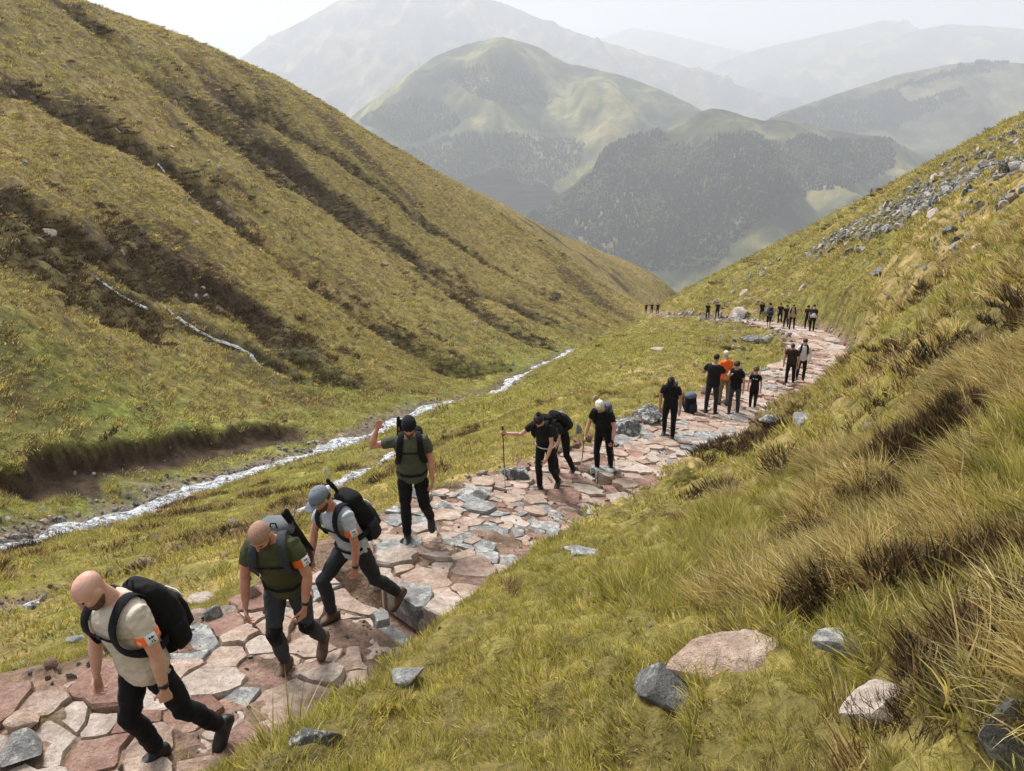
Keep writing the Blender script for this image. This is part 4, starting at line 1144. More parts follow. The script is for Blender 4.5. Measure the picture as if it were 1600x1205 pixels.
def V3(*a): return np.array(a, float)
def unit(v):
    v = np.asarray(v, float); return v / (np.linalg.norm(v) + 1e-12)
class Geo:
    """collects closed lofted solids"""
    def __init__(s): s.v, s.f = [], []
    def loft(s, rings, n=14, power=2.0):
        """rings: (centre, u half-axis vector, v half-axis vector); power > 2 squares the section"""
        b = len(s.v); m = len(rings)
        for c, u, w in rings:
            for k in range(n):
                a = 2 * math.pi * k / n; ca, sa = math.cos(a), math.sin(a)
                e = 2.0 / power
                s.v.append(c + u * math.copysign(abs(ca) ** e, ca) + w * math.copysign(abs(sa) ** e, sa))
        for r in range(m - 1):
            for k in range(n):
                s.f.append((b + r * n + k, b + r * n + (k + 1) % n, b + (r + 1) * n + (k + 1) % n, b + (r + 1) * n + k))
        s.v.append(rings[0][0]); s.v.append(rings[-1][0]); i0, i1 = len(s.v) - 2, len(s.v) - 1
        for k in range(n):
            s.f.append((i0, b + (k + 1) % n, b + k)); s.f.append((i1, b + (m - 1) * n + k, b + (m - 1) * n + (k + 1) % n))
        return s
    def limb(s, pts, radii, n=12, round_=True, ref=None):
        """round tapered tube through pts"""
        pts = [np.asarray(p, float) for p in pts]; rings = []
        segs = [unit(pts[k + 1] - pts[k]) for k in range(len(pts) - 1)] + [unit(pts[min(k + 1, len(pts) - 1)] - pts[max(k - 1, 0)]) for k in range(len(pts))]
        if ref is None: ref = min((V3(0, 1, 0.01), V3(1, 0.01, 0), V3(0.01, 0, 1)), key=lambda a: max(abs(np.dot(unit(a), q)) for q in segs))
        for k, p in enumerate(pts):
            d = unit(pts[min(k + 1, len(pts) - 1)] - pts[max(k - 1, 0)])
            u = unit(np.cross(d, ref)); w = np.cross(d, u)
            r = radii[k]
            ru, rw = (r if isinstance(r, tuple) else (r, r))
            if round_ and k == 0:
                rings.append((p - d * ru * 0.75, u * ru * 0.45, w * rw * 0.45)); rings.append((p - d * ru * 0.4, u * ru * 0.82, w * rw * 0.82))
            rings.append((p, u * ru, w * rw))
            if round_ and k == len(pts) - 1:
                rings.append((p + d * ru * 0.4, u * ru * 0.82, w * rw * 0.82)); rings.append((p + d * ru * 0.75, u * ru * 0.45, w * rw * 0.45))
        return s.loft(rings, n)
    def ball(s, c, ax, ay, az, n=12, m=7):
        rings = []
        for k in range(m):
            t = -1 + 2 * (k + 0.35) / (m - 0.3); q = math.sqrt(max(0.02, 1 - t * t))
            rings.append((c + az * t, ax * q, ay * q))
        return s.loft(rings, n)
    def ribbon(s, pts, nrm, width, thick):
        """flat strap along pts; nrm = outward normals"""
        rings = []; pts = [np.asarray(p, float) for p in pts]
        for k, p in enumerate(pts):
            d = unit(pts[min(k + 1, len(pts) - 1)] - pts[max(k - 1, 0)]); nn = unit(np.asarray(nrm[k], float) - d * np.dot(nrm[k], d))
            rings.append((p, np.cross(d, nn) * width / 2, nn * thick / 2))
        return s.loft(rings, 8, 4.0)
    def mesh(s, name, mat, smooth=True):
        me = bpy.data.meshes.new(name); me.from_pydata([tuple(v) for v in s.v], [], s.f)
        if mat: me.materials.append(mat)
        if smooth: me.polygons.foreach_set('use_smooth', np.ones(len(me.polygons), bool))
        return me
JOBS = []
def fuse(geo, name, mat, parent, voxel, smooth=4, off=None, wrinkle=0.0, seed=0, attr=None):
    """queue a solid to be fused into one continuous skin"""
    me = geo.mesh(name, mat)
    if off is not None:
        for v in me.vertices: v.co -= Vector(off)
    o = bpy.data.objects.new(name, me); link(o, parent)
    r = o.modifiers.new('fuse', 'REMESH'); r.mode = 'VOXEL'; r.voxel_size = voxel; r.use_smooth_shade = True
    sm = o.modifiers.new('soften', 'SMOOTH'); sm.iterations = smooth; sm.factor = 0.5
    JOBS.append((o, mat, wrinkle, seed))
    return o
def flush_jobs():
    bpy.context.view_layer.update()
    dg = bpy.context.evaluated_depsgraph_get()
    res = [bpy.data.meshes.new_from_object(o.evaluated_get(dg)) for o, *_ in JOBS]
    for (o, mat, wr, seed), me in zip(JOBS, res):
        o.modifiers.clear(); old = o.data; o.data = me; bpy.data.meshes.remove(old)
        if not me.materials: me.materials.append(mat)
        n = len(me.vertices); co = np.empty(n * 3, np.float32); me.vertices.foreach_get('co', co); co = co.reshape(-1, 3)
        if wr > 0:
            no = np.empty(n * 3, np.float32); me.vertices.foreach_get('normal', no); no = no.reshape(-1, 3)
            a = fbm(co[:, 0] * 5 + co[:, 1] * 7 - co[:, 2] * 5, co[:, 2] * 10 + co[:, 1] * 5 + co[:, 0] * 4, 3, seed); b = fbm(co[:, 0] * 16 + co[:, 2] * 6, co[:, 1] * 16 - co[:, 2] * 17, 2, seed + 5)
            co = co + no * ((1 - np.abs(a) * 2) * 0.7 + b * 0.5)[:, None] * wr
            me.vertices.foreach_set('co', co.astype(np.float32).ravel())
        me.polygons.foreach_set('use_smooth', np.ones(len(me.polygons), bool)); me.update()
    JOBS.clear()

HEAD = [(-0.118, .026, .026, .050), (-0.100, .044, .046, .040), (-0.07, .057, .066, .022), (-0.03, .066, .083, .006), (0.0, .071, .091, 0.), (.03, .0745, .096, -.004), (.06, .073, .094, -.006), (.085, .062, .079, -.008), (.104, .042, .054, -.008), (.114, .018, .024, -.008)]
TORSO = [(-.09, .120, .085, 0), (-.05, .155, .108, 0), (.0, .170, .116, 0), (.10, .160, .108, .004), (.20, .150, .102, .008), (.31, .164, .112, .010), (.40, .178, .118, .008), (.47, .178, .108, .002), (.52, .150, .088, -.004), (.555, .100, .068, -.006), (.58, .062, .056, -.004)]
def rot_about(v, k, a):
    k = unit(k); return v * math.cos(a) + np.cross(k, v) * math.sin(a) + k * np.dot(k, v) * (1 - math.cos(a))

def hand(g, wrist, d, side_thumb, palm_n, curl, S):
    """palm, four unequal bent fingers, opposed thumb"""
    d = unit(d); n = unit(palm_n - d * np.dot(palm_n, d)); t = np.cross(n, d); t = t if np.dot(t, side_thumb) > 0 else -t
    L = 0.092 * S
    g.loft([(wrist - d * .02 * S, t * .026 * S, n * .019 * S), (wrist + d * .02 * S, t * .031 * S, n * .018 * S), (wrist + d * L * .6, t * .041 * S, n * .0155 * S), (wrist + d * L, t * .040 * S, n * .013 * S), (wrist + d * L * 1.06, t * .030 * S, n * .008 * S)], 12)
    for k, (off, ln) in enumerate([(.033, .068), (.0115, .077), (-.0105, .071), (-.032, .054)]):
        p = wrist + d * (L * (0.98 - 0.05 * abs(k - 1.2))) + t * off * S; dd = unit(d + t * off * 2.0)
        pts, rad = [p - dd * .012 * S, p], [.0092 * S, .0092 * S]
        for j, f in enumerate((.45, .32, .25)):
            dd = rot_about(dd, np.cross(d, n), math.radians(curl * (0.55, 1.0, 0.7)[j] + 3 * k))
            p = p + dd * ln * f * S * 1.05; pts.append(p); rad.append((.0085, .0078, .0066)[j] * S)
        g.limb(pts, rad, 8)
    p = wrist + d * .022 * S + t * .024 * S; dd = unit(d * .75 + t * .75 + n * .35)
    pts = [p, p + dd * .036 * S]; dd = unit(dd + d * .55 + n * .3 * (1 + curl / 60)); pts.append(pts[-1] + dd * .032 * S); pts.append(pts[-1] + unit(dd + d * .3 - t * .2 * curl / 40) * .026 * S)
    g.limb(pts, [.0135 * S, .0115 * S, .0098 * S, .0078 * S], 8)

LEAVES = []
def person(label, u, v, face, pose, look, H=1.78, voxel=0.02, D=None, group='hikers climbing the stone path', build=1.0):
    """a hiker whose standing foot is at picture point (u, v); face: 0 = towards the camera, 90 = picture left"""
    S = H / 1.78
    p0 = at_px(u, v) if D is None else W(u, v, D)
    p0 = p0 + V3(0, 0, 0.0 if D is None else 0)
    phi = math.atan2(-p0[1], -p0[0]) - math.radians(face)
    hi = voxel < 0.011
    lean = math.radians(pose.get('lean', 10)); side = math.radians(pose.get('side', 0)); tw = math.radians(pose.get('twist', 0))
    U = unit(V3(math.sin(lean), math.sin(side), math.cos(lean)))
    Fw = unit(V3(math.cos(tw), math.sin(tw), 0)); Fw = unit(Fw - U * np.dot(Fw, U)); Lf = np.cross(U, Fw)
    # pelvis is less inclined than the chest
    lp = lean * 0.55
    Up = unit(V3(math.sin(lp), 0, math.cos(lp))); Fp = unit(V3(math.cos(lp), 0, -math.sin(lp))); Lp = V3(0, 1, 0)
    # legs with the pelvis at the origin
    legs = {}
    for sd, sg in (('L', 1), ('R', -1)):
        th, sh, fp = pose[sd]
        hipj = Lp * .092 * sg * S - Up * .02 * S
        kn = hipj + unit(th) * .435 * S; an = kn + unit(sh) * .425 * S
        legs[sd] = (hipj, kn, an, math.radians(fp))
    st = pose.get('stance', 'R')
    def sole(an, fp): return an - V3(0, 0, 0.085 * S)
    off = -sole(legs[st][2], 0)
    off[0] -= 0.04 * S                                           # foot centre over the survey point
    P = off.copy()
    legs = {k: (a + off, b + off, c + off, f) for k, (a, b, c, f) in legs.items()}
    def tors(h, l=0., f=0.):
        k = min(1, max(0, h / .25))
        uu, ff, ll = (Up * (1 - k) + U * k), unit(Fp * (1 - k) + Fw * k), unit(Lp * (1 - k) + Lf * k)
        base = P + (Up * min(h, .1) + U * max(0, h - .1)) * S
        return base + (ll * l + ff * f) * S
    def tframe(h):
        k = min(1, max(0, h / .25)); return unit(Fp * (1 - k) + Fw * k), unit(Lp * (1 - k) + Lf * k)
    def trings(lo, hi_, grow, gl=1.0, bw=build):
        out = []
        for h, w, d, fo in TORSO:
            if lo <= h <= hi_:
                ff, ll = tframe(h); out.append((tors(h, 0, fo), ll * (w * bw + grow) * S, ff * (d * bw + grow * gl) * S))
        return out
    root = empty('person', tuple(p0), phi)
    tag(root, label, 'person', group)
    g = Geo()
    # ---- body: head, neck, trunk, arms and hands in one skin
    g.loft(trings(-.05, .58, -.012), 18)
    hp = math.radians(pose.get('head', 15)) + lean * pose.get('headlean', 0.8); hy = math.radians(pose.get('look', 0))
    Fh0 = unit(V3(math.cos(hy), math.sin(hy), 0)); HU = unit(V3(0, 0, 1) * math.cos(hp) + Fh0 * math.sin(hp)); HF = unit(Fh0 * math.cos(hp) - V3(0, 0, 1) * math.sin(hp)); HL = np.cross(HU, HF)
    nb = tors(.56, 0, .0); hc = tors(.60, 0, .012) + HU * .135 * S + HF * .012 * S
    def hd(h, l=0., f=0.): return hc + (HU * h + HL * l + HF * f) * S
    def hring(h, w, d, fo, gr=0.0): return (hd(h, 0, fo), HL * (w + gr) * S, HF * (d + gr) * S)
    g.limb([tors(.50, 0, -.005), nb, 0.5 * (nb + hd(-.06, 0, -.025)), hd(-.03, 0, -.02)], [.062 * S, .060 * S, .055 * S, .055 * S], 14)
    g.loft([hring(*q) for q in HEAD], 20)
    if voxel < 0.016:
        g.limb([hd(.028, 0, .088), hd(-.005, 0, .100), hd(-.026, 0, .110)], [(.010 * S, .011 * S), (.011 * S, .012 * S), (.015 * S, .013 * S)], 8)
        g.ball(hd(.030, 0, .080), HL * .052 * S, HF * .018 * S, HU * .011 * S); g.ball(hd(-.060, 0, .078), HL * .022 * S, HF * .014 * S, HU * .010 * S)
        g.ball(hd(-.015, .040, .060), HL * .022 * S, HF * .022 * S, HU * .02 * S); g.ball(hd(-.015, -.040, .060), HL * .022 * S, HF * .022 * S, HU * .02 * S)
        for sg in (1, -1): g.ball(hd(-.002, .076 * sg, -.008), HL * .010 * S, HF * .019 * S, HU * .032 * S)
    arms = {}
    for sd, sg in (('L', 1), ('R', -1)):
        ua, fa, curl = pose['a' + sd]
        sh = tors(.485, .172 * sg * build, -.002); el = sh + unit(ua) * .295 * S; wr = el + unit(fa) * .255 * S
        arms[sd] = (sh, el, wr, unit(ua), unit(fa))
        m = build
        g.limb([tors(.47, .10 * sg, 0), sh, sh + unit(ua) * .10 * S, sh + unit(ua) * .2 * S, el, el + unit(fa) * .07 * S, el + unit(fa) * .16 * S, wr], [.04 * S, .046 * S * m, .046 * S * m, .043 * S * m, .039 * S * m, .042 * S * m, .035 * S * m, (.023 * S, .029 * S)], 14)
        inward = -Lp * sg
        pn = pose.get('p' + sd); pn = unit(pn) if pn is not None else unit(inward + V3(-.3, 0, 0))
        hdv = unit(unit(fa) + pn * 0.12)
        if voxel < 0.016: hand(g, wr + unit(fa) * .012 * S, hdv, V3(1, 0, 0.3) if pose.get('t' + sd) is None else V3(*pose['t' + sd]), pn, curl, S)
        else: g.limb([wr, wr + hdv * .06 * S, wr + hdv * .13 * S], [.028 * S, .036 * S, .022 * S], 8)
    skin = SKIN[look.get('skin', 'fair')]
    fuse(g, 'body', skin, root, min(voxel, 0.0062) if hi else voxel * .8, 2 if hi else 1)
    # ---- shirt
    long_sleeve = look.get('long', False)
    g = Geo(); g.loft([(tors(-.075, 0, .0), Lp * .172 * S * build, Fp * .122 * S * build)] + trings(-.05, .56, .014, 1.0), 20)
    for sd in 'LR':
        sh, el, wr, ua, fa = arms[sd]; sg = 1 if sd == 'L' else -1
        r = [.062, .070, .066, .0635, .0625] if build <= 1.06 else [.064, .075, .071, .068, .067]
        pts = [tors(.455, .09 * sg, 0), sh - U * .004 * S, sh + ua * .07 * S, sh + ua * .125 * S, sh + ua * .165 * S]
        if long_sleeve: pts = pts[:-1] + [el, el + fa * .1 * S, wr - fa * .01 * S]; r = [.062, .07, .066, .062, .055, .052, .042]
        g.limb(pts, [q * S for q in r], 14, round_=False)
    fuse(g, 'shirt', look['top'], root, max(voxel * 0.95, 0.0075), 3, wrinkle=0.012 if hi else 0.0, seed=int(u))
    # ---- trousers
    g = Geo()
    g.loft([(tors(-.10, 0, 0), Lp * .10 * S, Fp * .085 * S), (tors(-.06, 0, 0), Lp * .165 * S, Fp * .115 * S)] + [(tors(h, 0, 0), Lp * .172 * S, Fp * .118 * S) for h in (0, .04)] + [(tors(.09, 0, .0), Lp * .160 * S, Fp * .108 * S)], 18)
    shorts = look.get('shorts', False)
    for sd, sg in (('L', 1), ('R', -1)):
        hj, kn, an, fp = legs[sd]
        k2, a2 = unit(kn - hj), unit(an - kn); bulge = V3(.012, 0, 0) * S
        if shorts:
            g.limb([hj + Up * .03 * S, hj + k2 * .12 * S, hj + k2 * .3 * S, kn + a2 * .02 * S], [.086 * S, .092 * S, .080 * S, .074 * S], 14, round_=False)
        else:
            g.limb([hj + Up * .03 * S, hj + k2 * .10 * S, hj + k2 * .24 * S, hj + k2 * .37 * S, kn + bulge, kn + a2 * .07 * S, kn + a2 * .16 * S - bulge * .8, kn + a2 * .30 * S, an - a2 * .035 * S], [q * S for q in (.084, .092, .082, .069, .066, .063, .064, .057, .054)], 16, round_=False)
    fuse(g, 'trousers' if not shorts else 'shorts', look['legs'], root, max(voxel * 0.95, 0.0075), 3, wrinkle=0.010 if hi else 0.0, seed=int(u) + 3)
    if shorts:
        for sd in 'LR':
            hj, kn, an, fp = legs[sd]; a2 = unit(an - kn)
            g = Geo(); g.limb([kn - a2 * .05 * S, kn, kn + a2 * .12 * S, kn + a2 * .3 * S, an], [q * S for q in (.055, .052, .055, .042, .036)], 12)
            me = g.mesh('bare_leg', skin); link(bpy.data.objects.new('bare_leg', me), root)
    # ---- boots
    for sd, sg in (('L', 1), ('R', -1)):
        hj, kn, an, fp = legs[sd]
        yaw = 0.12 * sg
        fd = unit(V3(math.cos(fp) * math.cos(yaw), math.cos(fp) * math.sin(yaw), -math.sin(fp))); lu = unit(np.cross(fd, np.cross(V3(0, 0, 1), fd))); ll = np.cross(lu, fd)
        def ft(f, h): return an + (fd * f + lu * h) * S
        g = Geo()
        g.loft([(ft(-.080, -.045), ll * .030 * S, lu * .028 * S), (ft(-.062, -.04), ll * .042 * S, lu * .046 * S), (ft(-.02, -.035), ll * .047 * S, lu * .052 * S), (ft(.05, -.043), ll * .050 * S, lu * .043 * S), (ft(.11, -.052), ll * .054 * S, lu * .034 * S), (ft(.155, -.055), ll * .048 * S, lu * .029 * S), (ft(.195, -.058), ll * .030 * S, lu * .018 * S)], 14, 2.4)
        sh_ = unit(kn - an)
        g.limb([ft(.0, -.04), an + fd * .005 * S, an + sh_ * .06 * S], [.046 * S, .047 * S, .050 * S], 12, round_=False)
        bo = fuse(g, 'boot', look.get('boots', BLACKLEATHER), root, max(voxel * .8, .0075), 2)
        g = Geo(); g.loft([(ft(-.080, -.076), ll * .022 * S, lu * .010 * S), (ft(-.05, -.076), ll * .041 * S, lu * .011 * S), (ft(.03, -.076), ll * .040 * S, lu * .010 * S), (ft(.11, -.076), ll * .050 * S, lu * .010 * S), (ft(.165, -.075), ll * .043 * S, lu * .010 * S), (ft(.195, -.072), ll * .022 * S, lu * .009 * S)], 12, 3)
        link(bpy.data.objects.new('sole', g.mesh('sole', RUBBER)), bo)
    # ---- hair and headwear
    hair = look.get('hair')
    def part(name, geo, mat, parent=root): return link(bpy.data.objects.new(name, geo.mesh(name, mat)), parent)
    if hair:
        hm_, style = hair; g = Geo()
        gr = .0035 if style == 'crop' else .013
        sh_b = -.012
        rings = [(-.055, .055, .062, -.030), (-.03, .066, .078, -.020), (0, .071, .086, -.016)] if style != 'crop' else [(-.03, .064, .072, -.026), (0, .070, .082, -.018)]
        rings += [(.03, .0745, .092, -.012), (.06, .073, .094, -.008), (.085, .062, .079, -.008), (.104, .042, .054, -.008), (.114, .018, .024, -.008)]
        g.loft([hring(h + (gr * .7 if h > .05 else 0), w, d, fo, gr if h > -.05 else gr * .3) for h, w, d, fo in rings], 28)
        if style == 'bun': g.ball(hd(.115, 0, -.075), HL * .042 * S, HF * .04 * S, HU * .042 * S)
        if style == 'tail': g.limb([hd(.03, 0, -.10), hd(-.02, .01, -.135), hd(-.10, .02, -.13)], [.03 * S, .034 * S, .016 * S])
        if style == 'curly':
            rs_ = np.random.default_rng(int(u))
            for _ in range(26):
                a, b = rs_.uniform(-1.9, 1.9), rs_.uniform(0.1, 1.4); q = unit(V3(-math.cos(a) * math.cos(b), math.sin(a) * math.cos(b), math.sin(b)))
                g.ball(hd(.03 + q[2] * .095, q[1] * .08, q[0] * .1), HL * .027 * S, HF * .027 * S, HU * .027 * S, 8, 5)
        if style != 'crop':
            hv = np.array(g.v); hv = hv + (hv - hc) * (0.16 * fbm(hv[:, 0] * 40 + hv[:, 2] * 13, hv[:, 1] * 40 + hv[:, 2] * 31, 3, int(u)))[:, None]; g.v = list(hv)
        part('hair', g, hm_)
    if look.get('beard'):
        g = Geo(); g.loft([hring(-.128, .024, .024, .052), hring(-.108, .048, .048, .044), hring(-.082, .060, .064, .032), hring(-.058, .0645, .070, .020), hring(-.040, .064, .064, .010), hring(-.018, .056, .044, -.004)], 20)
        part('beard', g, look['beard'])
    if hi or voxel < .013:
        for sg in (1, -1):
            g = Geo(); g.ball(hd(.010, .030 * sg, .083), HL * .010 * S, HF * .008 * S, HU * .0045 * S, 8, 5); part('eye', g, EYE)
            g = Geo(); g.limb([hd(.030, .014 * sg, .096), hd(.035, .032 * sg, .092), hd(.030, .050 * sg, .078)], [.003 * S, .0035 * S, .0025 * S], 6); part('eyebrow', g, look.get('brow', HAIR_BROWN))
    hat = look.get('hat')
    if hat:
        hmat, style = hat; g = Geo()
        base = .028 if style == 'cap' else .020
        g.loft([hring(base - .012, .077, .098, -.004, .006), hring(base + .02, .0775, .099, -.006, .009), hring(.075, .072, .091, -.008, .010), hring(.104, .054, .068, -.008, .010), hring(.122, .028, .036, -.008, .010), hring(.128, .006, .008, -.008, .004)], 22)
        ho_ = part('cap' if style == 'cap' else 'beanie', g, hmat)
        if style == 'cap':
            g = Geo(); rings = []
            for f, w, z in ((.070, .074, .030), (.11, .072, .026), (.145, .060, .018), (.168, .036, .010), (.176, .012, .006)): rings.append((hd(z, 0, f), HL * w * S, HU * .005 * S))
            g.loft(rings, 14, 3); part('cap_brim', g, hmat, ho_)
            g = Geo(); g.ball(hd(.131, 0, -.008), HL * .008 * S, HF * .008 * S, HU * .004 * S, 8, 4); part('cap_button', g, hmat, ho_)
        else:
            g = Geo(); g.loft([hring(base - .016, .078, .099, -.004, .010), hring(base + .014, .078, .099, -.005, .013)], 22); part('beanie_cuff', g, hmat, ho_)
    # ---- arm band, watch, belt, knee patches, print
    if look.get('armband'):
        sd = look['armband']; sh, el, wr, ua, fa = arms[sd]; sg = 1 if sd == 'L' else -1
        g = Geo(); c0, c1 = sh + ua * .118 * S, sh + ua * .178 * S
        a_, b_ = unit(np.cross(ua, V3(1, 0, .01))), None; b_ = np.cross(ua, a_)
        rr = (.0745 if build > 1.06 else .0705) * S
        g.loft([(c0, a_ * rr * .97, b_ * rr * .97), (c0 + ua * .004 * S, a_ * rr, b_ * rr), (c1 - ua * .004 * S, a_ * rr, b_ * rr), (c1, a_ * rr * .97, b_ * rr * .97)], 24)
        ab = part('armband', g, ORANGE)
        ud = np.asarray(look.get('patch', (0.15, sg, 0.35)), float); nn = unit(ud - ua * np.dot(ud, ua)); s_ = np.cross(ua, nn); cc = 0.5 * (c0 + c1) + nn * (rr + .004 * S)
        g = Geo(); g.loft([(cc - nn * .012 * S, ua * .036 * S, s_ * .033 * S), (cc + nn * .001 * S, ua * .036 * S, s_ * .033 * S)], 16, 12.0); pt = part('number_patch', g, WHITE, ab)
        g = Geo()
        for (a1, b1, a2, b2) in ((-.8, -.3, -.1, -.1), (-.5, -.6, -.25, .3), (-.75, .25, -.15, .5), (.15, -.5, .3, -.1), (.2, .05, .7, .2), (.5, -.55, .75, -.2)):
            g.loft([(cc + nn * .0005 * S + (ua * .03 * (a1 + a2) / 2 + s_ * .03 * (b1 + b2) / 2) * S, ua * .03 * abs(a2 - a1) / 2 * S, s_ * .03 * abs(b2 - b1) / 2 * S), (cc + nn * .003 * S + (ua * .03 * (a1 + a2) / 2 + s_ * .03 * (b1 + b2) / 2) * S, ua * .03 * abs(a2 - a1) / 2 * S, s_ * .03 * abs(b2 - b1) / 2 * S)], 8, 6.0)
        part('number_print', g, INK, pt)
    if look.get('watch'):
        sh, el, wr, ua, fa = arms[look['watch']]; a_ = unit(np.cross(fa, V3(1, 0, .01))); b_ = np.cross(fa, a_)
        g = Geo(); c = wr - fa * .025 * S; g.loft([(c - fa * .011 * S, a_ * .032 * S, b_ * .035 * S), (c + fa * .011 * S, a_ * .031 * S, b_ * .034 * S)], 16); wt = part('watch', g, WATCH)
        sg = 1 if look['watch'] == 'L' else -1
        nn = unit(V3(.2, sg, .2) - fa * np.dot(V3(.2, sg, .2), fa)); g = Geo(); g.ball(c + nn * .034 * S, fa * .019 * S, np.cross(fa, nn) * .019 * S, nn * .006 * S); part('watch_face', g, WATCH, wt)
    if look.get('belt'):
        g = Geo(); g.loft([(tors(.0, 0, 0), Lp * .190 * S, Fp * .136 * S), (tors(.035, 0, 0), Lp * .188 * S, Fp * .134 * S)], 20); part('belt', g, look['belt'])
    if look.get('knees'):
        for sd in 'LR':
            hj, kn, an, fp = legs[sd]; a2 = unit(an - kn); k2 = unit(kn - hj)
            g = Geo(); g.limb([kn - k2 * .05 * S + V3(.004, 0, 0), kn + V3(.016, 0, 0) * S, kn + a2 * .09 * S + V3(.004, 0, 0)], [.0715 * S, .0705 * S, .0675 * S], 14, round_=False); part('knee_patch', g, BLACK)
    if look.get('print'):
        g = Geo()
        for k in range(7):
            if k == 4: continue
            c = tors(.40, .075 - .025 * k, .140); g.loft([(c - Fw * .02 * S, Lf * .009 * S, U * .016 * S), (c + Fw * .001 * S, Lf * .009 * S, U * .016 * S)], 8, 5)
        part('shirt_print', g, WHITE)
    # ---- rucksack: a thing of its own, worn
    pk = look.get('pack')
    if pk:
        base_l = tors(.02, 0, -.13); R = Matrix.Rotation(phi, 3, 'Z')
        pr = empty('rucksack', tuple(Vector(p0) + R @ Vector(base_l)), phi)
        tag(pr, pk['label'], 'rucksack', 'rucksacks worn by the hikers')
        mat, k = pk.get('mat', BLACK), pk.get('size', 1.0); acc = pk.get('accent', CHAR)
        def ppart(name, geo, m, parent=pr):
            if parent is pr:
                for q in range(len(geo.v)): geo.v[q] = geo.v[q] - base_l
            else:
                for q in range(len(geo.v)): geo.v[q] = geo.v[q] - base_l
            return link(bpy.data.objects.new(name, geo.mesh(name, m)), parent)
        dep = .092 * k; cf = -.104 - dep
        g = Geo(); rings = []
        for h, w, d, sh_ in ((-.01, .08, .04, .04), (.0, .115, .07, .025), (.06, .140, .092, .006), (.18, .150, .102, -.004), (.32, .150, .098, 0), (.43, .136, .080, .014), (.50, .108, .056, .026), (.53, .066, .03, .036)):
            rings.append((tors(max(h, .0) if h < 0 else h, 0, cf + sh_) + (U * min(h, 0) * S), Lf * w * k * S, Fw * d * k * S))
        g.loft(rings, 22, 3.0)
        if hi:
            bo_ = fuse(Geo2(g, base_l), 'pack_body', mat, pr, .009, 5, wrinkle=.005, seed=int(u) + 9)
        else: ppart('pack_body', g, mat)
        if pk.get('lid', mat) is not None:
          g = Geo(); g.loft([(tors(.44, 0, cf - .004), Lf * .140 * k * S, Fw * .088 * k * S), (tors(.49, 0, cf + .0), Lf * .142 * k * S, Fw * .088 * k * S), (tors(.53, 0, cf + .008), Lf * .125 * k * S, Fw * .08 * k * S), (tors(.55, 0, cf + .014), Lf * .08 * k * S, Fw * .05 * k * S)], 20, 2.8); ppart('lid', g, pk.get('lid', mat))
        if pk.get('pocket', True):
            g = Geo(); g.loft([(tors(h, 0, cf - dep * k + .006 + o_), Lf * w * k * S, Fw * d * k * S) for h, w, d, o_ in ((.05, .08, .02, .012), (.08, .105, .04, 0), (.20, .11, .045, 0), (.28, .095, .036, .004), (.31, .06, .015, .012))], 16, 3.0); ppk = ppart('front_pocket', g, acc)
            g = Geo(); g.ribbon([tors(.265, .095 * k, cf - dep * k - .026), tors(.29, .04 * k, cf - dep * k - .036), tors(.29, -.04 * k, cf - dep * k - .036), tors(.265, -.095 * k, cf - dep * k - .026)], [-Fw] * 4, .016 * S, .008 * S); ppart('zip_trim', g, pk.get('trim', REFLECT), ppk)
        for sg in (1, -1):
            g = Geo(); g.loft([(tors(h, .150 * k * sg, cf), Lf * w * S, Fw * d * S) for h, w, d in ((.03, .02, .05), (.06, .035, .065), (.16, .036, .065), (.20, .028, .06))], 12, 2.6); ppart('side_pocket', g, acc)
            b = build
            pts = [tors(.50, .085 * sg, -.125), tors(.555, .09 * sg, -.085), tors(.578, .098 * sg, -.02), tors(.553, .112 * sg, .065), tors(.48, .125 * sg, .128 * b), tors(.38, .132 * sg, .146 * b), tors(.28, .150 * sg, .120 * b), tors(.21, .183 * sg * b, .045), tors(.17, .180 * sg * b, -.05), tors(.14, .14 * sg, -.14)]
            nr = [U, U - Fw * .5, U + Lf * .15 * sg, U + Fw, Fw + U * .4, Fw, Fw + Lf * .5 * sg, Lf * sg + Fw * .3, Lf * sg, Lf * sg]
            g = Geo(); g.ribbon([q for q in smooth_poly(np.array(pts), 3)], [q for q in smooth_poly(np.array(nr), 3)], .072 * S, .011 * S); ppart('shoulder_strap', g, pk.get('strap', BLACK))
        if voxel < .016:
            g = Geo(); g.ribbon([tors(.40, .13, .146 * build), tors(.395, .06, .152 * build), tors(.395, -.06, .152 * build), tors(.40, -.13, .146 * build)], [Fw] * 4, .02 * S, .009 * S); cs_ = ppart('chest_strap', g, BLACK)
            g = Geo(); g.loft([(tors(.385, 0, .155 * build), Lf * .018 * S, Fw * .008 * S), (tors(.407, 0, .155 * build), Lf * .018 * S, Fw * .008 * S)], 8, 5); ppart('buckle', g, RUBBER, cs_)
            if pk.get('hipbelt', True):
              g = Geo(); g.ribbon([tors(.06, .155 * build, -.05), tors(.055, .185 * build, .03), tors(.05, .12, .125 * build), tors(.05, 0, .15 * build), tors(.05, -.12, .125 * build), tors(.055, -.185 * build, .03), tors(.06, -.155 * build, -.05)], [Lf, Lf, Fw + Lf * .6, Fw, Fw - Lf * .6, -Lf, -Lf], .035 * S, .012 * S); ppart('hip_belt', g, BLACK)
            g = Geo(); g.limb([tors(.545, .03, -.13), tors(.575, .02, -.15), tors(.575, -.02, -.15), tors(.545, -.03, -.13)], [.007 * S] * 4, 8); ppart('grab_loop', g, BLACK)
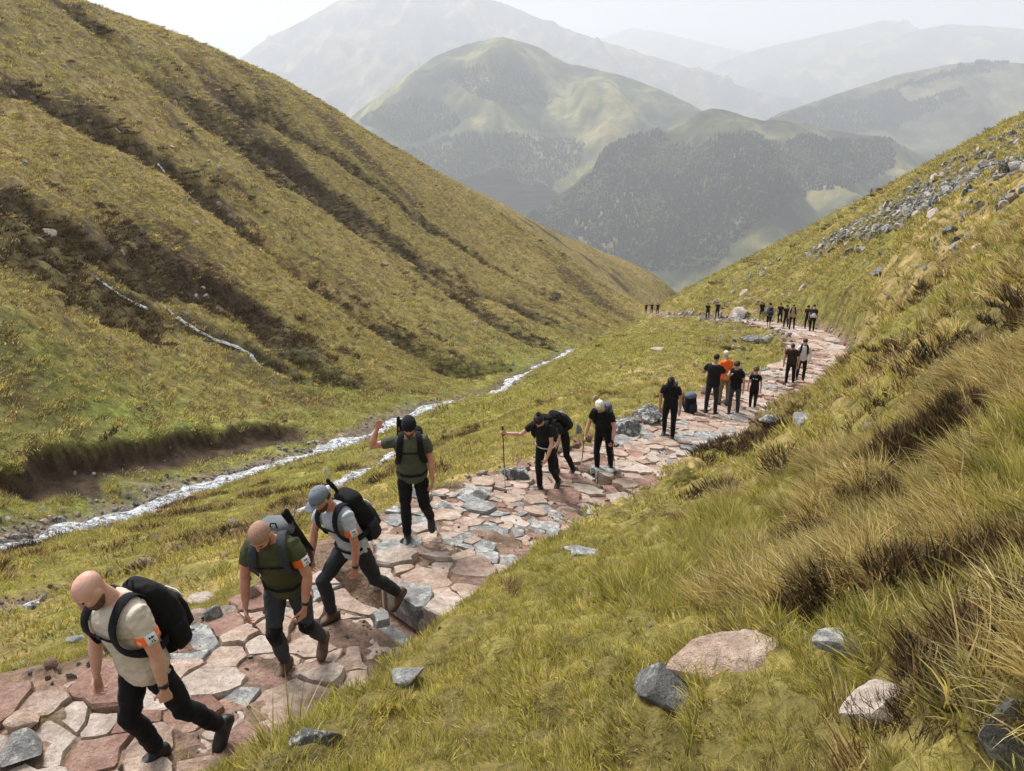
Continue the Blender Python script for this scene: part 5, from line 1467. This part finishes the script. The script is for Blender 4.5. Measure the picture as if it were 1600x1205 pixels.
        if pk.get('gear'):                                        # folded poles strapped on the side
            sg = pk['gear']
            for j in range(2):
                g = Geo(); a = tors(.12, (.17 + .02 * j) * k * sg, cf - .04); b = tors(.66 + .04 * j, (.10 + .03 * j) * k * sg, cf + .02)
                g.limb([a, b - (b - a) * .2], [.011 * S, .011 * S], 8); pol = ppart('strapped_pole', g, RUBBER)
                g = Geo(); g.limb([b - (b - a) * .22, b], [.017 * S, .021 * S], 8); ppart('pole_grip', g, BLACK, pol)
    return dict(root=root, p0=p0, phi=phi, arms=arms, tors=tors, hd=hd, legs=legs, S=S)
def Geo2(g, off):
    for q in range(len(g.v)): g.v[q] = g.v[q] - off
    return g
def to_world(P, loc):
    return np.array(Vector(P['p0']) + Matrix.Rotation(P['phi'], 3, 'Z') @ Vector(loc))
def trekking_pole(P, sd, tip, label, grip_up=0.06):
    """pole gripped in a hand; tip = (u, v) on the ground or a world point"""
    sh, el, wr, ua, fa = P['arms'][sd]; S = P['S']
    h = to_world(P, wr + fa * .075 * S); t = at_px(*tip) if len(tip) == 2 else np.array(tip)
    d = unit(h - t)
    r = empty('trekking_pole', tuple(t)); tag(r, label, 'trekking pole', 'trekking poles')
    h = h - t; 
    def pp(name, geo, m): return link(bpy.data.objects.new(name, geo.mesh(name, m)), r)
    g = Geo(); g.limb([d * .02, h * .45], [.006, .007], 8); pp('lower_shaft', g, METAL)
    g = Geo(); g.limb([h * .45, h], [.009, .009], 8); pp('upper_shaft', g, RUBBER)
    g = Geo(); g.limb([h - d * .05, h, h + d * .06, h + d * .10], [.013, .016, .017, .022], 10); gp = pp('grip', g, RUBBER)
    g = Geo(); g.ribbon([h + d * .09, h + d * .05 + V3(.04, 0, -.02), h - d * .03 + V3(.045, 0, 0), h - d * .04], [V3(0, 1, 0)] * 4, .018, .004); link(bpy.data.objects.new('wrist_strap', g.mesh('wrist_strap', BLACK)), gp)
    g = Geo(); g.loft([(d * .075, V3(.03, 0, 0), V3(0, .03, 0)), (d * .085, V3(.028, 0, 0), V3(0, .028, 0))], 12); pp('basket', g, RUBBER)
    g = Geo(); g.limb([d * 0.0, d * .04], [.003, .006], 6); pp('tip', g, METAL)
    return r
D_ = (0, 0, -1)
# ------------------------------------------------------------------ the walkers
P1 = person('bald bearded man in a beige shirt leading the line, arm banded orange', 242, 1190, 62,
  dict(lean=12, head=26, twist=4, look=0, stance='R', R=((.26,-.04,-1),(-.34,0,-1),0), L=((-.30,.12,-1),(-.62,.05,-.95),48),
       aL=((-.10,.22,-1),(.02,.06,-1),62), aR=((.10,-.2,-1),(.22,.05,-1),45), pL=(-.5,-1,0)),
  dict(skin='fair', brow=CROP, top=BEIGE, legs=BLACK, boots=BLACKLEATHER, beard=STUBBLE, armband='L', watch='L', patch=(.25,.6,.9),
       pack=dict(label='large rounded plain black rucksack on the bald leading man', mat=BLACK, accent=BLACK, size=1.14, trim=REFLECT, lid=None, hipbelt=False)), 1.84, .0095, build=1.09)
P2 = person('man with cropped hair in olive shirt and knee-patched grey trousers, looking down', 445, 1050, 28,
  dict(lean=21, head=28, twist=6, stance='R', R=((.36,.02,-1),(-.30,0,-1),0), L=((-.05,.10,-1),(-.65,.05,-.9),28),
       aL=((.05,.34,-1),(.30,-.08,-1),40), aR=((.06,-.24,-1),(.28,.02,-1),35)),
  dict(skin='ruddy', top=OLIVE, legs=SLATE, boots=BROWNLEATHER, hair=(CROP,'crop'), beard=STUBBLE, armband='L', watch='L', knees=True, patch=(.35,.5,.9),
       pack=dict(label='grey and black rucksack with folded poles on the man in olive', mat=BLACK, lid=GREYPACK, strap=SLATE, size=1.02, gear=1)), 1.80, .0095, build=1.05)
P3 = person('man in grey cap and pale grey shirt striding over the drain', 515, 972, 58,
  dict(lean=24, head=12, twist=6, stance='R', R=((.85,-.02,-.75),(-.16,0,-1),0), L=((-.38,.06,-1),(-.72,.0,-.85),34),
       aL=((-.08,.22,-1),(.10,.0,-1),55), aR=((.22,-.34,-1),(.22,.0,-1),30)),
  dict(skin='ruddy', top=PALEGREY, legs=CHAR, boots=BROWNLEATHER, hair=(HAIR_BROWN,'crop'), beard=STUBBLE, hat=(CAPGREY,'cap'), armband='L', watch='L', patch=(.25,.6,.9),
       pack=dict(label='black rucksack with silver zip trim on the man in the grey cap', mat=BLACK, accent=CHAR, size=1.05, gear=-1)), 1.80, .0095)
P4 = person('man in black beanie raising one arm beside his head', 637, 848, 4,
  dict(lean=8, head=16, stance='R', R=((.10,-.02,-1),(-.06,0,-1),0), L=((.02,.10,-1),(-.66,.16,-.85),36),
       aL=((-.06,.20,-1),(.10,.06,-1),40), aR=((.05,-.95,-.18),(.12,.30,.85),18), pR=(.9,0,.2), tR=(0,.6,.5)),
  dict(skin='ruddy', top=MOSS, legs=BLACK, boots=BLACKLEATHER, hair=(HAIR_DARK,'crop'), beard=STUBBLE, hat=(BLACK_T,'beanie'),
       pack=dict(label='black rucksack behind the man with the raised arm', mat=BLACK, accent=BLACK, size=1.05, gear=-1)), 1.82, .0105, build=1.03)
P5 = person('dark-haired woman in black with hair bun planting a trekking pole', 842, 768, 24,
  dict(lean=26, head=26, look=10, stance='R', R=((.22,0,-1),(-.16,0,-1),0), L=((.05,.12,-1),(-.62,.05,-.9),30),
       aL=((.20,.22,-1),(.36,-.16,-.9),35), aR=((.30,-.62,-.62),(.42,-.55,.12),70), pR=(.2,.9,0)),
  dict(skin='fair', top=BLACK_T, legs=BLACK, hair=(HAIR_DARK,'bun'), belt=REFLECT,
       pack=dict(label='black rucksack on the woman with the trekking pole', mat=BLACK, size=.92)), 1.72, .0125, build=.93)
trekking_pole(P5, 'R', (790, 776), 'dark trekking pole planted ahead by the woman with the bun')
P6 = person('brown-haired woman in black bending low behind the woman with the pole', 868, 740, 36,
  dict(lean=52, head=14, stance='R', R=((.30,0,-1),(-.30,0,-1),0), L=((.0,.12,-1),(-.5,.05,-.9),20),
       aL=((.20,.30,-1),(.30,-.30,-.8),35), aR=((.30,-.3,-1),(.3,.2,-.9),35)),
  dict(skin='fair', top=BLACK_T, legs=BLACK, hair=(HAIR_BROWN,'tail'), pack=dict(label='black rucksack with pale trim on the woman bending low', mat=BLACK, size=1.0)), 1.70, .0135, build=.93)
P7 = person('white-haired man in black gripping two short trekking poles', 932, 738, 18,
  dict(lean=23, head=26, stance='R', R=((.24,-.02,-1),(-.20,0,-1),0), L=((-.10,.06,-1),(-.40,.0,-1),18),
       aL=((.0,.32,-1),(.42,.06,-.85),70), aR=((.05,-.32,-1),(.42,-.10,-.85),70)),
  dict(skin='fair', top=BLACK_T, legs=BLACK, hair=(HAIR_WHITE,'full'), pack=dict(label='blue-grey rucksack on the white-haired man', mat=BLUEGREY, lid=BLUEGREY, size=.95)), 1.78, .0125)
trekking_pole(P7, 'R', (906, 748), 'trekking pole in the white-haired man\'s hand nearer the grass')
trekking_pole(P7, 'L', (962, 742), 'trekking pole in the white-haired man\'s hand nearer the drain')
P8 = person('lone man in black shirt and cap walking by the lichened boulders', 1050, 688, 6,
  dict(lean=19, head=26, stance='L', R=((-.10,-.08,-1),(-.50,-.02,-1),24), L=((.26,.04,-1),(-.18,.0,-1),0),
       aL=((.02,.26,-1),(.22,.02,-1),40), aR=((-.10,-.24,-1),(.10,.0,-1),40)),
  dict(skin='tan', top=BLACK_T, legs=BLACK, hair=(HAIR_DARK,'full'), hat=(BLACK,'cap'), beard=STUBBLE, pack=dict(label='blue-grey rucksack on the lone man by the boulders', mat=BLUEGREY, size=.9)), 1.80, .016)
P9 = person('broad man in black standing with his back turned beside orange shirt', 1103, 645, 200,
  dict(lean=3, head=10, stance='L', R=((.0,-.10,-1),(.0,-.02,-1),0), L=((.0,.08,-1),(.0,.02,-1),0),
       aL=((.10,.5,-.8),(.8,-.2,.1),40), aR=((.15,-.55,-.8),(.8,.1,.1),40)),
  dict(skin='tan', top=BLACK_T, legs=CHAR, hair=(HAIR_DARK,'crop')), 1.86, .017, build=1.12)
P10 = person('person in orange shirt and khaki trousers half hidden behind the broad man', 1122, 634, 150,
  dict(lean=6, head=10, stance='L', R=((.0,-.08,-1),(.0,-.02,-1),0), L=((.0,.08,-1),(.0,.02,-1),0),
       aL=((.2,.2,-1),(.6,-.1,-.6),40), aR=((.2,-.2,-1),(.6,.1,-.6),40)),
  dict(skin='fair', top=ORANGE, legs=KHAKI, hair=(HAIR_WHITE,'crop')), 1.78, .017)
P11 = person('man in black shirt and slate jeans with one hand at his mouth', 1138, 648, 10,
  dict(lean=8, head=14, stance='R', R=((.10,-.04,-1),(-.05,0,-1),0), L=((.0,.06,-1),(-.25,.02,-1),10),
       aL=((.0,.26,-1),(.20,.05,-1),40), aR=((.25,-.35,-.9),(.5,.55,.75),45)),
  dict(skin='fair', top=BLACK_T, legs=SLATE, hair=(HAIR_DARK,'full'), pack=dict(label='dark blue rucksack on the man with a hand at his mouth', mat=BLUEGREY, size=.95)), 1.74, .017)
P12 = person('curly-haired youngster in black shirt with white chest print', 1171, 640, 6,
  dict(lean=4, head=6, stance='R', R=((.06,-.02,-1),(-.04,0.03,-1),0), L=((.02,.0,-1),(-.3,-.05,-1),14),
       aL=((.0,.30,-1),(.15,.02,-1),40), aR=((.0,-.30,-1),(.15,.0,-1),40)),
  dict(skin='fair', top=BLACK_T, legs=BLACK, hair=(HAIR_BROWN,'curly'), print=True), 1.42, .016, build=.92)
P13 = person('man in brown-black shirt with bowed head beside the white hoodie', 1227, 603, 8,
  dict(lean=14, head=28, stance='R', R=((.22,-.03,-1),(-.14,0,-1),0), L=((-.10,.05,-1),(-.4,.0,-1),20),
       aL=((.02,.28,-1),(.15,.02,-1),40), aR=((.0,-.28,-1),(.15,.0,-1),40)),
  dict(skin='tan', top=cloth('brown_black_jersey', (0.030, 0.020, 0.014)), legs=BLACK, hair=(HAIR_DARK,'crop')), 1.80, .018, build=1.05)
P14 = person('person in white hoodie with black rucksack straps walking downhill of the bend', 1254, 597, -4,
  dict(lean=9, head=4, stance='L', R=((-.08,-.05,-1),(-.40,0,-1),20), L=((.20,.05,-1),(-.12,.0,-1),0),
       aL=((.05,.34,-1),(.45,-.1,-.6),50), aR=((.05,-.34,-1),(.45,.1,-.6),50)),
  dict(skin='fair', top=WHITE, legs=BLACK, long=True, hair=(HAIR_DARK,'full'), pack=dict(label='black rucksack on the person in the white hoodie', mat=BLACK, size=.9)), 1.76, .018)
walk = lambda k: dict(lean=11 + 4 * k, head=12, stance='R', R=((.26 * abs(k),-.03,-1),(-.16,0,-1),0), L=((-.16 * abs(k),.05,-1),(-.45,.0,-1),22), aL=((.1 * k,.26,-1),(.25,.0,-1),40), aR=((-.1 * k,-.26,-1),(.15,.0,-1),40))
FARG = 'walkers bunched at the far bend'
person('walker in black with pale sleeves, first of the bunch at the far bend', 1187, 500, 15, walk(1), dict(skin='fair', top=BLACK_T, legs=BLACK, hair=(HAIR_BROWN,'crop'), pack=dict(label='black rucksack on the first walker of the far bunch', mat=BLACK)), 1.72, .018, group=FARG)
person('walker in grey-blue jacket and shorts in the far bunch', 1202, 513, 165, walk(-1), dict(skin='fair', top=cloth('steel_cloth', (0.20, 0.25, 0.30)), legs=BLACK, shorts=True, long=True, hair=(HAIR_DARK,'full'), pack=dict(label='dark rucksack on the walker in grey-blue jacket', mat=CHAR, size=.9)), 1.80, .018, group=FARG)
person('walker in all black between the jacket and the sand-coloured top', 1215, 506, 10, walk(.6), dict(skin='fair', top=BLACK_T, legs=BLACK, hair=(HAIR_DARK,'crop')), 1.74, .018, group=FARG)
person('walker in sand-coloured top in the far bunch', 1233, 516, 8, walk(1), dict(skin='fair', top=SAND, legs=BLACK, hair=(HAIR_BROWN,'crop'), pack=dict(label='black rucksack on the walker in the sand-coloured top', mat=BLACK, size=.9)), 1.80, .018, group=FARG)
person('walker in black peering from behind the sand-coloured top', 1224, 513, 12, walk(-.7), dict(skin='tan', top=BLACK_T, legs=BLACK, hair=(HAIR_DARK,'crop')), 1.72, .018, group=FARG)
person('walker in black beside the bank at the far bend', 1257, 515, 20, walk(.8), dict(skin='tan', top=BLACK_T, legs=BLACK, hair=(HAIR_DARK,'full')), 1.78, .018, group=FARG)
person('last walker of the far bunch, carrying a pale-panelled rucksack', 1270, 519, 175, walk(1), dict(skin='fair', top=CHAR, legs=BLACK, hair=(HAIR_DARK,'crop'), pack=dict(label='dark rucksack with pale panel on the last walker of the bunch', mat=CHAR, accent=WHITE, size=1.0)), 1.80, .018, group=FARG)
for k, (u, v, lab) in enumerate([(1103, 499, 'distant walker in black, nearer of a pair on the far path'), (1118, 498, 'distant walker in black, farther of a pair on the far path')]):
    person(lab, u, v, 10, walk(1 - 2 * k), dict(skin='fair', top=BLACK_T, legs=BLACK, hair=(HAIR_DARK,'crop')), 1.75, .02, group='walkers on the far path')
for k, (u, v, lab) in enumerate([(1008, 490, 'tiny distant walker at the near end of the farthest group'), (1017, 490, 'tiny distant walker in the middle of the farthest group'), (1026, 491, 'tiny distant walker at the path end of the farthest group')]):
    person(lab, u, v, 0, walk(1 - k * .7), dict(skin='fair', top=BLACK_T, legs=BLACK, hair=(HAIR_DARK,'crop')), 1.75, .02, group='walkers on the far path')
flush_jobs()
# a rucksack set down on the path edge
def dropped_pack(u, v, label):
    p = at_px(u, v); r = empty('rucksack', tuple(p), 0.4); tag(r, label, 'rucksack')
    X, Y, Z = V3(1, 0, 0), V3(0, 1, 0), V3(0, 0, 1)
    def pp(n, g, m): return link(bpy.data.objects.new(n, g.mesh(n, m)), r)
    g = Geo(); g.loft([(Z * h + Y * (.06 * h), X * w, Y * d) for h, w, d in ((-.01, .12, .09), (.02, .17, .13), (.25, .19, .15), (.48, .17, .12), (.58, .11, .07))], 18, 2.8); pp('pack_body', g, BLACK)
    g = Geo(); g.loft([(Z * h + Y * .03, X * w, Y * d) for h, w, d in ((.50, .18, .13), (.57, .18, .13), (.63, .12, .08))], 18, 2.6); pp('lid', g, BLUEGREY)
    g = Geo(); g.loft([(Z * h - Y * .15, X * w, Y * d) for h, w, d in ((.05, .10, .03), (.10, .13, .05), (.28, .12, .05), (.33, .08, .02))], 14, 2.8); pp('front_pocket', g, CHAR)
    for s in (1, -1):
        g = Geo(); g.ribbon([Z * .52 + X * .08 * s + Y * .13, Z * .42 + X * .12 * s + Y * .22, Z * .22 + X * .13 * s + Y * .22, Z * .08 + X * .11 * s + Y * .13], [Y] * 4, .06, .015); pp('shoulder_strap', g, BLACK)
dropped_pack(1078, 645, 'black rucksack with blue-grey lid set down beside the broad man')
